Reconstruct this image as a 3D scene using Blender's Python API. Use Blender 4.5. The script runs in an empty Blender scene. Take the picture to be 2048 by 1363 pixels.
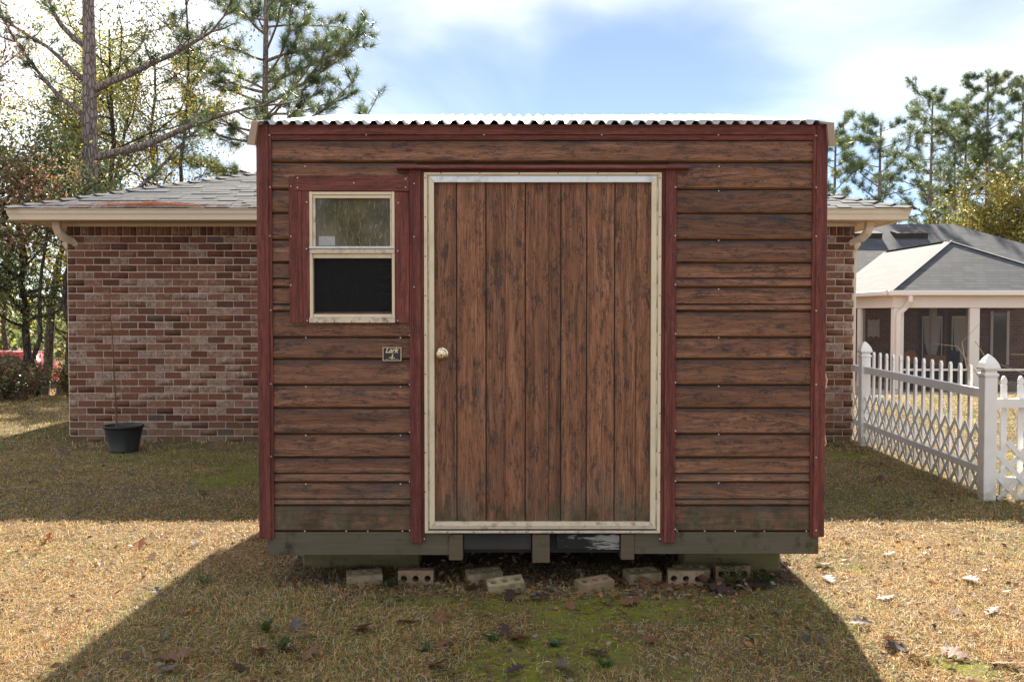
import bpy, bmesh, math, random
import numpy as np
from mathutils import Vector, Matrix

random.seed(7)
rng = np.random.default_rng(11)
scene = bpy.context.scene
COL = scene.collection
R = math.radians

# ------------------------------------------------------------------ camera
F_PX, CX, CY, EYE = 1850.0, 1024.0, 681.5, 1.5
PITCH = math.atan((CY - 627.0) / F_PX)
cam_d = bpy.data.cameras.new('camera')
cam_d.sensor_width = 36.0
cam_d.lens = F_PX / 2048.0 * 36.0
cam_d.clip_start = 0.05
cam_d.clip_end = 3000
cam = bpy.data.objects.new('camera', cam_d)
cam.location = (0, 0, EYE)
cam.rotation_euler = (R(90) - PITCH, 0, 0)
COL.objects.link(cam)
scene.camera = cam

# ------------------------------------------------------------------ light
SUN_AZ, SUN_EL = R(8.0), R(35.8)          # azimuth measured from +Y towards +X
world = bpy.data.worlds.new('World')
scene.world = world
world.use_nodes = True
wn, wl = world.node_tree.nodes, world.node_tree.links
wn.clear()
w_out = wn.new('ShaderNodeOutputWorld')
w_bg = wn.new('ShaderNodeBackground')
w_bg.inputs['Strength'].default_value = 0.05
sky = wn.new('ShaderNodeTexSky')
sky.sky_type = 'NISHITA'
sky.sun_disc = False
sky.sun_elevation = SUN_EL
sky.sun_rotation = SUN_AZ
sky.air_density = 0.5
sky.dust_density = 0.0
sky.ozone_density = 0.0


def wnode(t, **kw):
    n = wn.new(t)
    for k, v in kw.items():
        setattr(n, k, v)
    return n


def wmath(op, a, b=None, clamp=False):
    n = wn.new('ShaderNodeMath')
    n.operation = op
    n.use_clamp = clamp
    for i, x in enumerate((a, b)):
        if x is None:
            continue
        if isinstance(x, (int, float)):
            n.inputs[i].default_value = x
        else:
            wl.new(x, n.inputs[i])
    return n.outputs[0]


tc = wnode('ShaderNodeTexCoord')
sep = wnode('ShaderNodeSeparateXYZ')
wl.new(tc.outputs['Generated'], sep.inputs[0])
zz = wmath('ADD', wmath('MAXIMUM', sep.outputs['Z'], 0.0), 0.22)
px = wmath('DIVIDE', sep.outputs['X'], zz)
py = wmath('DIVIDE', sep.outputs['Y'], zz)
cmb = wnode('ShaderNodeCombineXYZ')
wl.new(px, cmb.inputs[0]); wl.new(py, cmb.inputs[1])
mp = wnode('ShaderNodeMapping')
mp.inputs['Location'].default_value = (16.55, 9.60, 25.9)
mp.inputs['Scale'].default_value = (0.75, 0.62, 1.0)
wl.new(cmb.outputs[0], mp.inputs[0])
cn = wnode('ShaderNodeTexNoise')
cn.inputs['Scale'].default_value = 1.1
cn.inputs['Detail'].default_value = 7
cn.inputs['Roughness'].default_value = 0.46
cn.inputs['Distortion'].default_value = 0.5
wl.new(mp.outputs[0], cn.inputs['Vector'])
cr = wnode('ShaderNodeValToRGB')
cr.color_ramp.elements[0].position = 0.40
cr.color_ramp.elements[0].color = (0, 0, 0, 1)
cr.color_ramp.elements[1].position = 0.68
cr.color_ramp.elements[1].color = (1, 1, 1, 1)
cr.color_ramp.interpolation = 'EASE'
wl.new(cn.outputs['Fac'], cr.inputs[0])
cfac = wmath('ADD', wmath('MULTIPLY', cr.outputs[0], 0.90), 0.07, clamp=True)
cmix = wnode('ShaderNodeMix', data_type='RGBA')
wl.new(cfac, cmix.inputs['Factor'])
wl.new(sky.outputs[0], cmix.inputs[6])
cmix.inputs[7].default_value = (12.5, 12.5, 12.3, 1)
wl.new(cmix.outputs[2], w_bg.inputs['Color'])
wl.new(w_bg.outputs[0], w_out.inputs[0])

sun_d = bpy.data.lights.new('sun', 'SUN')
sun_d.energy = 5.0
sun_d.angle = R(0.6)
sun_d.color = (1.0, 0.91, 0.76)
sun = bpy.data.objects.new('sun', sun_d)
to_sun = Vector((math.sin(SUN_AZ) * math.cos(SUN_EL), math.cos(SUN_AZ) * math.cos(SUN_EL), math.sin(SUN_EL)))
sun.rotation_euler = (-to_sun).to_track_quat('-Z', 'Y').to_euler()
sun.location = (3, 30, 25)
COL.objects.link(sun)

scene.view_settings.view_transform = 'Standard'
scene.view_settings.look = 'None'
scene.view_settings.exposure = 1.78
scene.view_settings.gamma = 1.0
scene.cycles.max_bounces = 8
scene.cycles.diffuse_bounces = 4
scene.cycles.transparent_max_bounces = 12
scene.cycles.use_denoising = True


# ------------------------------------------------------------------ maths helpers
def P(u, v, Y):
    """point of the upright plane at distance Y that the photograph shows at pixel u, v"""
    xc, yc = (u - CX) / F_PX, -(v - CY) / F_PX
    dy = math.cos(PITCH) + yc * math.sin(PITCH)
    dz = -math.sin(PITCH) + yc * math.cos(PITCH)
    t = Y / dy
    return Vector((xc * t, Y, EYE + dz * t))


def G(u, v, z=0.0):
    """point of the level ground shown at pixel u, v"""
    xc, yc = (u - CX) / F_PX, -(v - CY) / F_PX
    dy = math.cos(PITCH) + yc * math.sin(PITCH)
    dz = -math.sin(PITCH) + yc * math.cos(PITCH)
    t = (z - EYE) / dz
    return Vector((xc * t, dy * t, z))


def _hash(ix, iy, seed):
    h = (ix.astype(np.int64) * 374761393 + iy.astype(np.int64) * 668265263 + seed * 974634521) & 0x7fffffff
    h = ((h ^ (h >> 13)) * 1274126177) & 0x7fffffff
    return ((h ^ (h >> 16)) & 0xffff) / 65535.0


def vnoise(x, y, seed=0):
    x = np.asarray(x, float); y = np.asarray(y, float)
    ix, iy = np.floor(x), np.floor(y)
    fx, fy = x - ix, y - iy
    fx = fx * fx * (3 - 2 * fx); fy = fy * fy * (3 - 2 * fy)
    a, b = _hash(ix, iy, seed), _hash(ix + 1, iy, seed)
    c, d = _hash(ix, iy + 1, seed), _hash(ix + 1, iy + 1, seed)
    return (a * (1 - fx) + b * fx) * (1 - fy) + (c * (1 - fx) + d * fx) * fy


def fbm(x, y, seed=0, octv=4):
    s, a, t = 0, 0.5, 0
    for k in range(octv):
        s = s + a * vnoise(np.asarray(x) * 2 ** k, np.asarray(y) * 2 ** k, seed + k * 17)
        t += a
        a *= 0.55
    return s / t


def gz(x, y):
    """height of the ground"""
    x = np.asarray(x, float); y = np.asarray(y, float)
    d = np.clip(y - 16.0, 0, 15.0)
    drop = -0.10 * np.where(d < 2, d * d / 4.0, d - 1.0)
    bump = 0.030 * (fbm(x * 0.9, y * 0.9, 3) - 0.5) + 0.012 * (fbm(x * 4, y * 4, 9, 2) - 0.5)
    return drop + bump


# ------------------------------------------------------------------ object helpers
def mesh_np(name, verts, faces, mats=(), col=None, smooth=False, flt=None):
    """verts (N,3) array, faces (M,k) int array of one face size"""
    me = bpy.data.meshes.new(name)
    verts = np.ascontiguousarray(verts, dtype=np.float32)
    faces = np.ascontiguousarray(faces, dtype=np.int32)
    n, m, k = len(verts), len(faces), faces.shape[1]
    me.vertices.add(n)
    me.vertices.foreach_set('co', verts.ravel())
    me.loops.add(m * k)
    me.loops.foreach_set('vertex_index', faces.ravel())
    me.polygons.add(m)
    me.polygons.foreach_set('loop_start', np.arange(0, m * k, k, dtype=np.int32))
    me.polygons.foreach_set('loop_total', np.full(m, k, dtype=np.int32))
    if smooth:
        me.polygons.foreach_set('use_smooth', np.ones(m, dtype=bool))
    if col is not None:
        a = me.color_attributes.new('Col', 'FLOAT_COLOR', 'POINT')
        c4 = np.ones((n, 4), np.float32)
        c4[:, :3] = col
        a.data.foreach_set('color', c4.ravel())
    if flt is not None:
        for k_, v_ in flt.items():
            a = me.attributes.new(k_, 'FLOAT', 'POINT')
            a.data.foreach_set('value', np.ascontiguousarray(v_, dtype=np.float32))
    for mt in mats:
        me.materials.append(mt)
    me.update(calc_edges=True)
    me.validate()
    return me


def link(name, me, parent=None, loc=(0, 0, 0), rot=(0, 0, 0)):
    o = bpy.data.objects.new(name, me)
    COL.objects.link(o)
    o.location = loc
    o.rotation_euler = rot
    if parent is not None:
        o.parent = parent
    return o


def root_loc(p):
    v = Vector((0, 0, 0))
    while p is not None:
        v += p.location
        if p.parent is not None:
            v += p.matrix_parent_inverse.translation
        p = p.parent
    return v


def wpart(name, me, parent):
    """a mesh made in world coordinates, hung under a thing or part that is only translated"""
    o = bpy.data.objects.new(name, me)
    COL.objects.link(o)
    if parent is not None:
        o.parent = parent
        o.matrix_parent_inverse = Matrix.Translation(-root_loc(parent))
    return o


def tag(o, label, cat, group=None):
    o['label'] = label
    o['category'] = cat
    if group:
        o['group'] = group
    return o


def thing(name, label, cat, loc=(0, 0, 0), group=None):
    o = bpy.data.objects.new(name, None)
    o.empty_display_size = 0.1
    COL.objects.link(o)
    o.location = loc
    return tag(o, label, cat, group)


def bm_mesh(bm, name, mat, smooth=False):
    me = bpy.data.meshes.new(name)
    bmesh.ops.recalc_face_normals(bm, faces=bm.faces)
    bm.to_mesh(me)
    bm.free()
    if mat is not None:
        for m in (mat if isinstance(mat, (list, tuple)) else [mat]):
            me.materials.append(m)
    if smooth:
        for p in me.polygons:
            p.use_smooth = True
    return me


def add_box(bm, x0, x1, y0, y1, z0, z1, bev=0.0, jit=0.0):
    vs = [bm.verts.new((x, y, z)) for x in (x0, x1) for y in (y0, y1) for z in (z0, z1)]
    if jit:
        for v in vs:
            v.co += Vector((random.uniform(-jit, jit), random.uniform(-jit, jit), random.uniform(-jit, jit)))
    idx = [(0, 1, 3, 2), (4, 6, 7, 5), (0, 4, 5, 1), (2, 3, 7, 6), (0, 2, 6, 4), (1, 5, 7, 3)]
    fs = [bm.faces.new([vs[i] for i in f]) for f in idx]
    if bev:
        es = list({e for f in fs for e in f.edges})
        bmesh.ops.bevel(bm, geom=es, offset=bev, segments=1, affect='EDGES')


def box(name, x0, x1, y0, y1, z0, z1, mat, parent, bev=0.0):
    bm = bmesh.new()
    add_box(bm, min(x0, x1), max(x0, x1), min(y0, y1), max(y0, y1), min(z0, z1), max(z0, z1), bev)
    return wpart(name, bm_mesh(bm, name, mat), parent)


def add_prism(bm, poly, axis, a0, a1):
    """poly: 2-D outline; axis 'x' (outline in y,z), 'y' (outline in x,z) or 'z' (outline in x,y)"""
    def pt(p, a):
        return {'x': (a, p[0], p[1]), 'y': (p[0], a, p[1]), 'z': (p[0], p[1], a)}[axis]
    A = [bm.verts.new(pt(p, a0)) for p in poly]
    B = [bm.verts.new(pt(p, a1)) for p in poly]
    n = len(poly)
    bm.faces.new(A)
    bm.faces.new(B[::-1])
    for i in range(n):
        j = (i + 1) % n
        bm.faces.new((A[i], B[i], B[j], A[j]))


def prism(name, poly, axis, a0, a1, mat, parent):
    bm = bmesh.new()
    add_prism(bm, poly, axis, a0, a1)
    return wpart(name, bm_mesh(bm, name, mat), parent)


def add_lathe(bm, prof, M, seg=20):
    """prof: (radius, height) pairs turned about local z, placed by matrix M"""
    rings = []
    for r, h in prof:
        if r < 1e-6:
            rings.append([bm.verts.new(M @ Vector((0, 0, h)))])
        else:
            rings.append([bm.verts.new(M @ Vector((r * math.cos(2 * math.pi * k / seg), r * math.sin(2 * math.pi * k / seg), h))) for k in range(seg)])
    for a, b in zip(rings, rings[1:]):
        for k in range(seg):
            j = (k + 1) % seg
            if len(a) == 1 and len(b) == 1:
                continue
            if len(a) == 1:
                bm.faces.new((a[0], b[k], b[j]))
            elif len(b) == 1:
                bm.faces.new((a[k], b[0], a[j]))
            else:
                bm.faces.new((a[k], b[k], b[j], a[j]))


def tube_arrays(pts, rads, seg=6):
    """tapered tube along pts -> verts, quads"""
    pts = [Vector(p) for p in pts]
    V, Q = [], []
    up = Vector((0.13, 0.21, 0.97))
    for i, p in enumerate(pts):
        d = (pts[min(i + 1, len(pts) - 1)] - pts[max(i - 1, 0)])
        if d.length < 1e-9:
            d = Vector((0, 0, 1))
        d.normalize()
        a = d.cross(up)
        if a.length < 0.05:
            a = d.cross(Vector((1, 0, 0)))
        a.normalize()
        b = d.cross(a)
        for k in range(seg):
            t = 2 * math.pi * k / seg
            V.append(p + (a * math.cos(t) + b * math.sin(t)) * rads[i])
    for i in range(len(pts) - 1):
        for k in range(seg):
            j = (k + 1) % seg
            Q.append((i * seg + k, i * seg + j, (i + 1) * seg + j, (i + 1) * seg + k))
    return V, Q


class Tubes:
    def __init__(self):
        self.v, self.q = [], []

    def add(self, pts, rads, seg=6):
        V, Q = tube_arrays(pts, rads, seg)
        o = len(self.v)
        self.v += [tuple(p) for p in V]
        self.q += [tuple(i + o for i in q) for q in Q]

    def mesh(self, name, mat, smooth=True):
        return mesh_np(name, np.array(self.v), np.array(self.q), [mat], smooth=smooth)


# ------------------------------------------------------------------ material helpers
def mat_new(name, rough=0.6, metal=0.0, spec=0.3):
    m = bpy.data.materials.new(name)
    m.use_nodes = True
    b = m.node_tree.nodes['Principled BSDF']
    b.inputs['Roughness'].default_value = rough
    b.inputs['Metallic'].default_value = metal
    b.inputs['Specular IOR Level'].default_value = spec
    return m, m.node_tree.nodes, m.node_tree.links, b


class NT:
    """tiny node-graph helper"""
    def __init__(self, m):
        self.n, self.l = m.node_tree.nodes, m.node_tree.links

    def new(self, t, **kw):
        x = self.n.new(t)
        for k, v in kw.items():
            setattr(x, k, v)
        return x

    def put(self, sock, val):
        if isinstance(val, bpy.types.NodeSocket):
            self.l.new(val, sock)
        elif isinstance(val, (tuple, list)) and len(val) == 3 and sock.type == 'RGBA':
            sock.default_value = (*val, 1)
        else:
            sock.default_value = val

    def pos(self, scale=(1, 1, 1), loc=(0, 0, 0), rand=False, obj=False):
        if obj:
            src = self.new('ShaderNodeTexCoord').outputs['Object']
        else:
            src = self.new('ShaderNodeNewGeometry').outputs['Position']
        if rand:
            oi = self.new('ShaderNodeObjectInfo')
            mu = self.new('ShaderNodeVectorMath', operation='SCALE')
            mu.inputs[0].default_value = (7.3, 3.1, 9.7)
            self.l.new(oi.outputs['Random'], mu.inputs['Scale'])
            ad = self.new('ShaderNodeVectorMath', operation='ADD')
            self.l.new(src, ad.inputs[0]); self.l.new(mu.outputs[0], ad.inputs[1])
            src = ad.outputs[0]
        mpn = self.new('ShaderNodeMapping')
        mpn.inputs['Scale'].default_value = scale
        mpn.inputs['Location'].default_value = loc
        self.l.new(src, mpn.inputs[0])
        return mpn.outputs[0]

    def noise(self, vec, scale=1, detail=4, rough=0.55, dist=0.0):
        x = self.new('ShaderNodeTexNoise')
        x.inputs['Scale'].default_value = scale
        x.inputs['Detail'].default_value = detail
        x.inputs['Roughness'].default_value = rough
        x.inputs['Distortion'].default_value = dist
        self.l.new(vec, x.inputs['Vector'])
        return x.outputs['Fac']

    def ramp(self, fac, stops, interp='LINEAR'):
        x = self.new('ShaderNodeValToRGB')
        cr_ = x.color_ramp
        cr_.interpolation = interp
        while len(cr_.elements) > 1:
            cr_.elements.remove(cr_.elements[-1])
        for i, (p, c) in enumerate(stops):
            e = cr_.elements[0] if i == 0 else cr_.elements.new(p)
            e.position = p
            if isinstance(c, (int, float)):
                c = (c, c, c)
            e.color = (*c, 1)
        self.put(x.inputs[0], fac)
        return x.outputs[0]

    def mix(self, fac, a, b, mode='MIX'):
        x = self.new('ShaderNodeMix', data_type='RGBA', blend_type=mode)
        self.put(x.inputs['Factor'], fac)
        self.put(x.inputs[6], a)
        self.put(x.inputs[7], b)
        return x.outputs[2]

    def math(self, op, a, b=0.0, clamp=False):
        x = self.new('ShaderNodeMath', operation=op, use_clamp=clamp)
        self.put(x.inputs[0], a)
        self.put(x.inputs[1], b)
        return x.outputs[0]

    def bump(self, h, strength=0.3, dist=0.01):
        x = self.new('ShaderNodeBump')
        x.inputs['Strength'].default_value = strength
        x.inputs['Distance'].default_value = dist
        self.l.new(h, x.inputs['Height'])
        return x.outputs[0]

    def sepz(self, vec):
        x = self.new('ShaderNodeSeparateXYZ')
        self.l.new(vec, x.inputs[0])
        return x.outputs


def mat_simple(name, col, rough=0.6, metal=0.0, spec=0.3, var=0.12, scale=12.0, dirt=None, dirt_amt=0.0):
    m, n, l, b = mat_new(name, rough, metal, spec)
    t = NT(m)
    p = t.pos()
    f = t.noise(p, scale, 5, 0.6)
    c = t.mix(f, tuple(x * (1 - var) for x in col), tuple(min(1, x * (1 + var)) for x in col))
    if dirt is not None:
        d = t.noise(p, scale * 0.45, 7, 0.7)
        k = t.ramp(d, [(0.5, 0.0), (0.72, dirt_amt)])
        c = t.mix(k, c, dirt)
    l.new(c, b.inputs['Base Color'])
    return m


def mat_wood(name, vertical=False, base=(0.195, 0.087, 0.048), light=(0.285, 0.140, 0.082), red=False, algae=False):
    """printed, weathered board: long grain, dark worn blotches, black streaks"""
    m, n, l, b = mat_new(name, 0.55, 0.0, 0.28)
    t = NT(m)
    def sc(a, c):
        return (c, c, a) if vertical else (a, c, c)
    # wavy grain: shift the cross-grain coordinate by slow noise
    src = t.pos(rand=True)
    wob = t.noise(t.pos(sc(1.6, 5.0), rand=True), 1.0, 2, 0.5)
    wv = t.new('ShaderNodeVectorMath', operation='SCALE')
    cv = t.new('ShaderNodeCombineXYZ')
    t.l.new(wob, cv.inputs[0 if vertical else 2])
    t.l.new(cv.outputs[0], wv.inputs[0]); wv.inputs['Scale'].default_value = 0.06 if vertical else 0.10
    ad = t.new('ShaderNodeVectorMath', operation='ADD')
    t.l.new(src, ad.inputs[0]); t.l.new(wv.outputs[0], ad.inputs[1])
    warped = ad.outputs[0]

    def wmap(scale):
        q = t.new('ShaderNodeMapping'); q.inputs['Scale'].default_value = scale
        t.l.new(warped, q.inputs[0]); return q.outputs[0]
    grain = t.noise(wmap(sc(9.0, 330.0)), 1.0, 8, 0.85)
    streak = t.noise(wmap(sc(1.3, 34.0)), 1.0, 5, 0.6)
    blot = t.noise(wmap(sc(7.0, 26.0)), 1.0, 12, 0.88, 0.1)
    line = t.noise(wmap(sc(2.2, 150.0)), 1.0, 9, 0.82)
    c = t.ramp(streak, [(0.30, tuple(x * 0.62 for x in base)), (0.5, base), (0.72, light)])
    g = t.ramp(grain, [(0.36, 0.22), (0.49, 0.95), (0.62, 1.5)])
    c = t.mix(1.0, c, g, 'MULTIPLY')
    if not red:
        vk = t.new('ShaderNodeTexVoronoi')
        vk.inputs['Scale'].default_value = 1.0
        vk.inputs['Randomness'].default_value = 1.0
        t.l.new(wmap(sc(2.6, 7.5)), vk.inputs['Vector'])
        ring = t.math('SINE', t.math('MULTIPLY', vk.outputs['Distance'], 85.0))
        near = t.ramp(vk.outputs['Distance'], [(0.05, 1.0), (0.24, 0.0)])
        c = t.mix(t.math('MULTIPLY', near, t.ramp(ring, [(0.25, 0.0), (0.8, 0.75)])), c, (0.05, 0.030, 0.022))
        c = t.mix(t.ramp(vk.outputs['Distance'], [(0.03, 0.8), (0.06, 0.0)]), c, (0.045, 0.026, 0.02))
    oi = t.new('ShaderNodeObjectInfo')
    vr = t.ramp(oi.outputs['Random'], [(0.0, 0.80), (1.0, 1.18)])
    c = t.mix(1.0, c, vr, 'MULTIPLY')
    dk = (0.030, 0.014, 0.013) if red else (0.026, 0.023, 0.024)
    k1 = t.ramp(blot, [(0.515, 0.0), (0.555, 0.45 if red else 0.76)])
    c = t.mix(k1, c, dk)
    k2 = t.ramp(line, [(0.545, 0.0), (0.59, 0.6 if red else 0.9)])
    c = t.mix(k2, c, dk)
    if not red:
        blu = t.noise(wmap(sc(2.0, 22.0)), 1.0, 5, 0.6)
        c = t.mix(t.ramp(blu, [(0.58, 0.0), (0.75, 0.55)]), c, (0.060, 0.062, 0.070))
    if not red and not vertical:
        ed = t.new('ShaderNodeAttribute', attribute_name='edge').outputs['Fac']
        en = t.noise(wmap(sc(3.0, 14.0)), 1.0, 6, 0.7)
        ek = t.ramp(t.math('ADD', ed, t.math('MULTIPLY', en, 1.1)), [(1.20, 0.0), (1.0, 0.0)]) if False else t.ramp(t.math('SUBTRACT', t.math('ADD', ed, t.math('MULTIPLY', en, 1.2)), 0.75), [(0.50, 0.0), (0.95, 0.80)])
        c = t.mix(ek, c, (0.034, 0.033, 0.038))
    if algae:
        pz = t.sepz(t.pos())[2]
        low = t.ramp(pz, [(0.30, 1.0), (0.72, 0.0)])
        an = t.ramp(t.noise(t.pos((5, 5, 3)), 1.0, 6, 0.65), [(0.42, 0.0), (0.62, 0.75)])
        c = t.mix(t.math('MULTIPLY', low, an), c, (0.115, 0.112, 0.082))
        mossy = t.ramp(pz, [(0.395, 1.0), (0.52, 0.0)])
        c = t.mix(t.math('MULTIPLY', mossy, t.ramp(t.noise(t.pos((14, 14, 9)), 1.0, 5, 0.7), [(0.38, 0.0), (0.62, 0.8)])), c, (0.040, 0.042, 0.018))
        top = t.ramp(pz, [(2.30, 0.0), (2.36, 1.0)])
        c = t.mix(t.math('MULTIPLY', top, t.ramp(t.noise(t.pos((6, 6, 30)), 1.0, 7, 0.7), [(0.52, 0.0), (0.7, 0.6)])), c, (0.16, 0.145, 0.085))
    l.new(c, b.inputs['Base Color'])
    r = t.ramp(blot, [(0.3, 0.5), (0.7, 0.75)])
    l.new(r, b.inputs['Roughness'])
    l.new(t.bump(grain, 0.25, 0.004), b.inputs['Normal'])
    return m


def mat_attr(name, rough=0.6, trans=0.0, spec=0.3, attr='Col', bump=0.0, noise_amt=0.0):
    m, n, l, b = mat_new(name, rough, 0.0, spec)
    t = NT(m)
    a = t.new('ShaderNodeAttribute', attribute_name=attr)
    c = a.outputs['Color']
    if noise_amt:
        f = t.noise(t.pos(), 30, 6, 0.7)
        c = t.mix(1.0, c, t.ramp(f, [(0.3, 1 - noise_amt), (0.7, 1 + noise_amt)]), 'MULTIPLY')
    l.new(c, b.inputs['Base Color'])
    if trans:
        tr = t.new('ShaderNodeBsdfTranslucent')
        l.new(c, tr.inputs['Color'])
        mx = t.new('ShaderNodeMixShader')
        mx.inputs[0].default_value = trans
        l.new(b.outputs[0], mx.inputs[1]); l.new(tr.outputs[0], mx.inputs[2])
        l.new(mx.outputs[0], n['Material Output'].inputs['Surface'])
    return m


M = {}
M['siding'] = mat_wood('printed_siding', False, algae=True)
M['doorwood'] = mat_wood('printed_door_boards', True, base=(0.218, 0.095, 0.050), light=(0.300, 0.146, 0.082), algae=True)
M['red_h'] = mat_wood('red_trim_across', False, (0.155, 0.043, 0.033), (0.215, 0.072, 0.052), red=True)
M['red_v'] = mat_wood('red_trim_upright', True, (0.160, 0.042, 0.034), (0.225, 0.072, 0.054), red=True)
M['cream'] = mat_simple('cream_metal', (0.66, 0.56, 0.40), 0.38, 0.0, 0.5, 0.08, 9, (0.20, 0.14, 0.09), 0.35)
M['silver'] = mat_simple('grey_aluminium', (0.62, 0.64, 0.66), 0.35, 0.55, 0.5, 0.1, 25, (0.09, 0.08, 0.07), 0.5)
M['sill'] = mat_simple('dirty_sill_metal', (0.62, 0.52, 0.40), 0.5, 0.0, 0.4, 0.15, 40, (0.07, 0.055, 0.045), 0.85)
M['lip'] = mat_simple('orange_brown_lip', (0.25, 0.112, 0.044), 0.55, 0.0, 0.2, 0.4, 14, (0.045, 0.032, 0.025), 0.9)
M['screw_w'] = mat_simple('pale_screw', (0.62, 0.58, 0.52), 0.4, 0.3, 0.5, 0.1)
M['screw_d'] = mat_simple('dark_screw', (0.10, 0.09, 0.075), 0.5, 0.6, 0.4, 0.1)
M['roofmetal'] = mat_simple('white_corrugated_metal', (0.40, 0.405, 0.41), 0.42, 0.45, 0.5, 0.07, 6, (0.42, 0.39, 0.34), 0.35)
M['tan_metal'] = mat_simple('tan_metal_trim', (0.34, 0.245, 0.18), 0.5, 0.0, 0.4, 0.1, 8)
M['dark_in'] = mat_simple('dark_panel', (0.055, 0.042, 0.034), 0.8)
M['black'] = mat_simple('black_paint', (0.014, 0.014, 0.014), 0.45, 0.0, 0.5)
M['gold'] = mat_simple('gold_print', (0.66, 0.53, 0.33), 0.4, 0.2, 0.5)
M['brass'] = mat_simple('worn_brass', (0.72, 0.60, 0.42), 0.22, 0.9, 0.5, 0.08)
M['keyhole'] = mat_simple('keyhole', (0.02, 0.02, 0.02), 0.5)
M['rim'] = None
M['mortar'] = mat_simple('mortar', (0.52, 0.45, 0.37), 0.9, 0, 0.1, 0.22, 30)
M['beige'] = mat_simple('beige_gutter', (0.66, 0.56, 0.44), 0.45, 0, 0.4, 0.05, 3, (0.42, 0.34, 0.26), 0.25)
M['soffit'] = mat_simple('beige_soffit', (0.62, 0.50, 0.38), 0.6, 0, 0.3, 0.05, 3)
M['white'] = mat_simple('white_vinyl', (0.78, 0.77, 0.76), 0.4, 0, 0.45, 0.03, 5, (0.50, 0.44, 0.36), 0.22)
_w = M['white']; _t = NT(_w); _b = _w.node_tree.nodes['Principled BSDF']
_src = _b.inputs['Base Color'].links[0].from_socket
_lo = _t.math('MULTIPLY', _t.ramp(_t.sepz(_t.pos())[2], [(0.02, 0.85), (0.22, 0.0)]), _t.ramp(_t.noise(_t.pos(), 14, 6, 0.7), [(0.35, 0.1), (0.6, 1.0)]))
_w.node_tree.links.new(_t.mix(_lo, _src, (0.30, 0.27, 0.17)), _b.inputs['Base Color'])
M['white_trim'] = mat_simple('white_porch_trim', (0.74, 0.70, 0.64), 0.55, 0, 0.3, 0.04, 3)
M['pot'] = mat_simple('black_plastic', (0.018, 0.020, 0.021), 0.45, 0, 0.4, 0.2, 14)
M['soil'] = mat_simple('potting_soil', (0.05, 0.035, 0.022), 0.95, 0, 0.1, 0.3, 60)
M['twig'] = mat_simple('twig_bark', (0.13, 0.075, 0.055), 0.9, 0, 0.1, 0.2, 40)
M['rope'] = mat_simple('pale_rope', (0.62, 0.50, 0.34), 0.8, 0, 0.2, 0.15, 90)
M['leaf'] = mat_attr('tree_leaf', 0.34, 0.58, 0.6)
M['needle'] = mat_attr('pine_needle', 0.4, 0.42, 0.5)
M['grass'] = mat_attr('dry_grass', 0.6, 0.45, 0.25)
M['deadleaf'] = mat_attr('dead_leaf', 0.6, 0.22, 0.3, noise_amt=0.3)
M['straw'] = mat_simple('pine_straw', (0.36, 0.13, 0.055), 0.7, 0, 0.2, 0.45, 30)


def mat_bark(name, base, light):
    m, n, l, b = mat_new(name, 0.9, 0, 0.12)
    t = NT(m)
    v = t.new('ShaderNodeTexVoronoi', feature='DISTANCE_TO_EDGE')
    v.inputs['Scale'].default_value = 1.0
    t.l.new(t.pos((16, 16, 5)), v.inputs['Vector'])
    f = t.noise(t.pos((9, 9, 3)), 1, 6, 0.65)
    c = t.mix(f, base, light)
    e = t.ramp(v.outputs['Distance'], [(0.0, 0.35), (0.16, 1.0)])
    c = t.mix(1.0, c, e, 'MULTIPLY')
    l.new(c, b.inputs['Base Color'])
    l.new(t.bump(e, 0.8, 0.03), b.inputs['Normal'])
    return m


M['pinebark'] = mat_bark('pine_bark', (0.20, 0.155, 0.145), (0.40, 0.33, 0.31))
M['bark'] = mat_bark('oak_bark', (0.055, 0.045, 0.036), (0.15, 0.125, 0.10))


def mat_greyboard(name, base, green):
    m, n, l, b = mat_new(name, 0.85, 0, 0.15)
    t = NT(m)
    g = t.noise(t.pos((4, 30, 60), rand=True), 1, 5, 0.6)
    f = t.noise(t.pos((4, 4, 5)), 1, 6, 0.65)
    c = t.mix(g, tuple(x * 0.6 for x in base), tuple(x * 1.25 for x in base))
    c = t.mix(t.ramp(f, [(0.42, 0.0), (0.66, 0.7)]), c, green)
    d = t.noise(t.pos((11, 11, 7)), 1, 7, 0.7)
    c = t.mix(t.ramp(d, [(0.56, 0.0), (0.7, 0.75)]), c, (0.018, 0.017, 0.015))
    l.new(c, b.inputs['Base Color'])
    l.new(t.bump(g, 0.3, 0.004), b.inputs['Normal'])
    return m


M['rim'] = mat_greyboard('weathered_beam', (0.122, 0.104, 0.076), (0.100, 0.090, 0.050))
M['joist'] = mat_greyboard('grey_joist', (0.135, 0.098, 0.068), (0.09, 0.085, 0.05))
M['darkboard'] = mat_greyboard('dark_board', (0.055, 0.050, 0.050), (0.035, 0.035, 0.030))
M['block'] = mat_greyboard('mossy_block', (0.20, 0.175, 0.09), (0.15, 0.135, 0.05))


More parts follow.
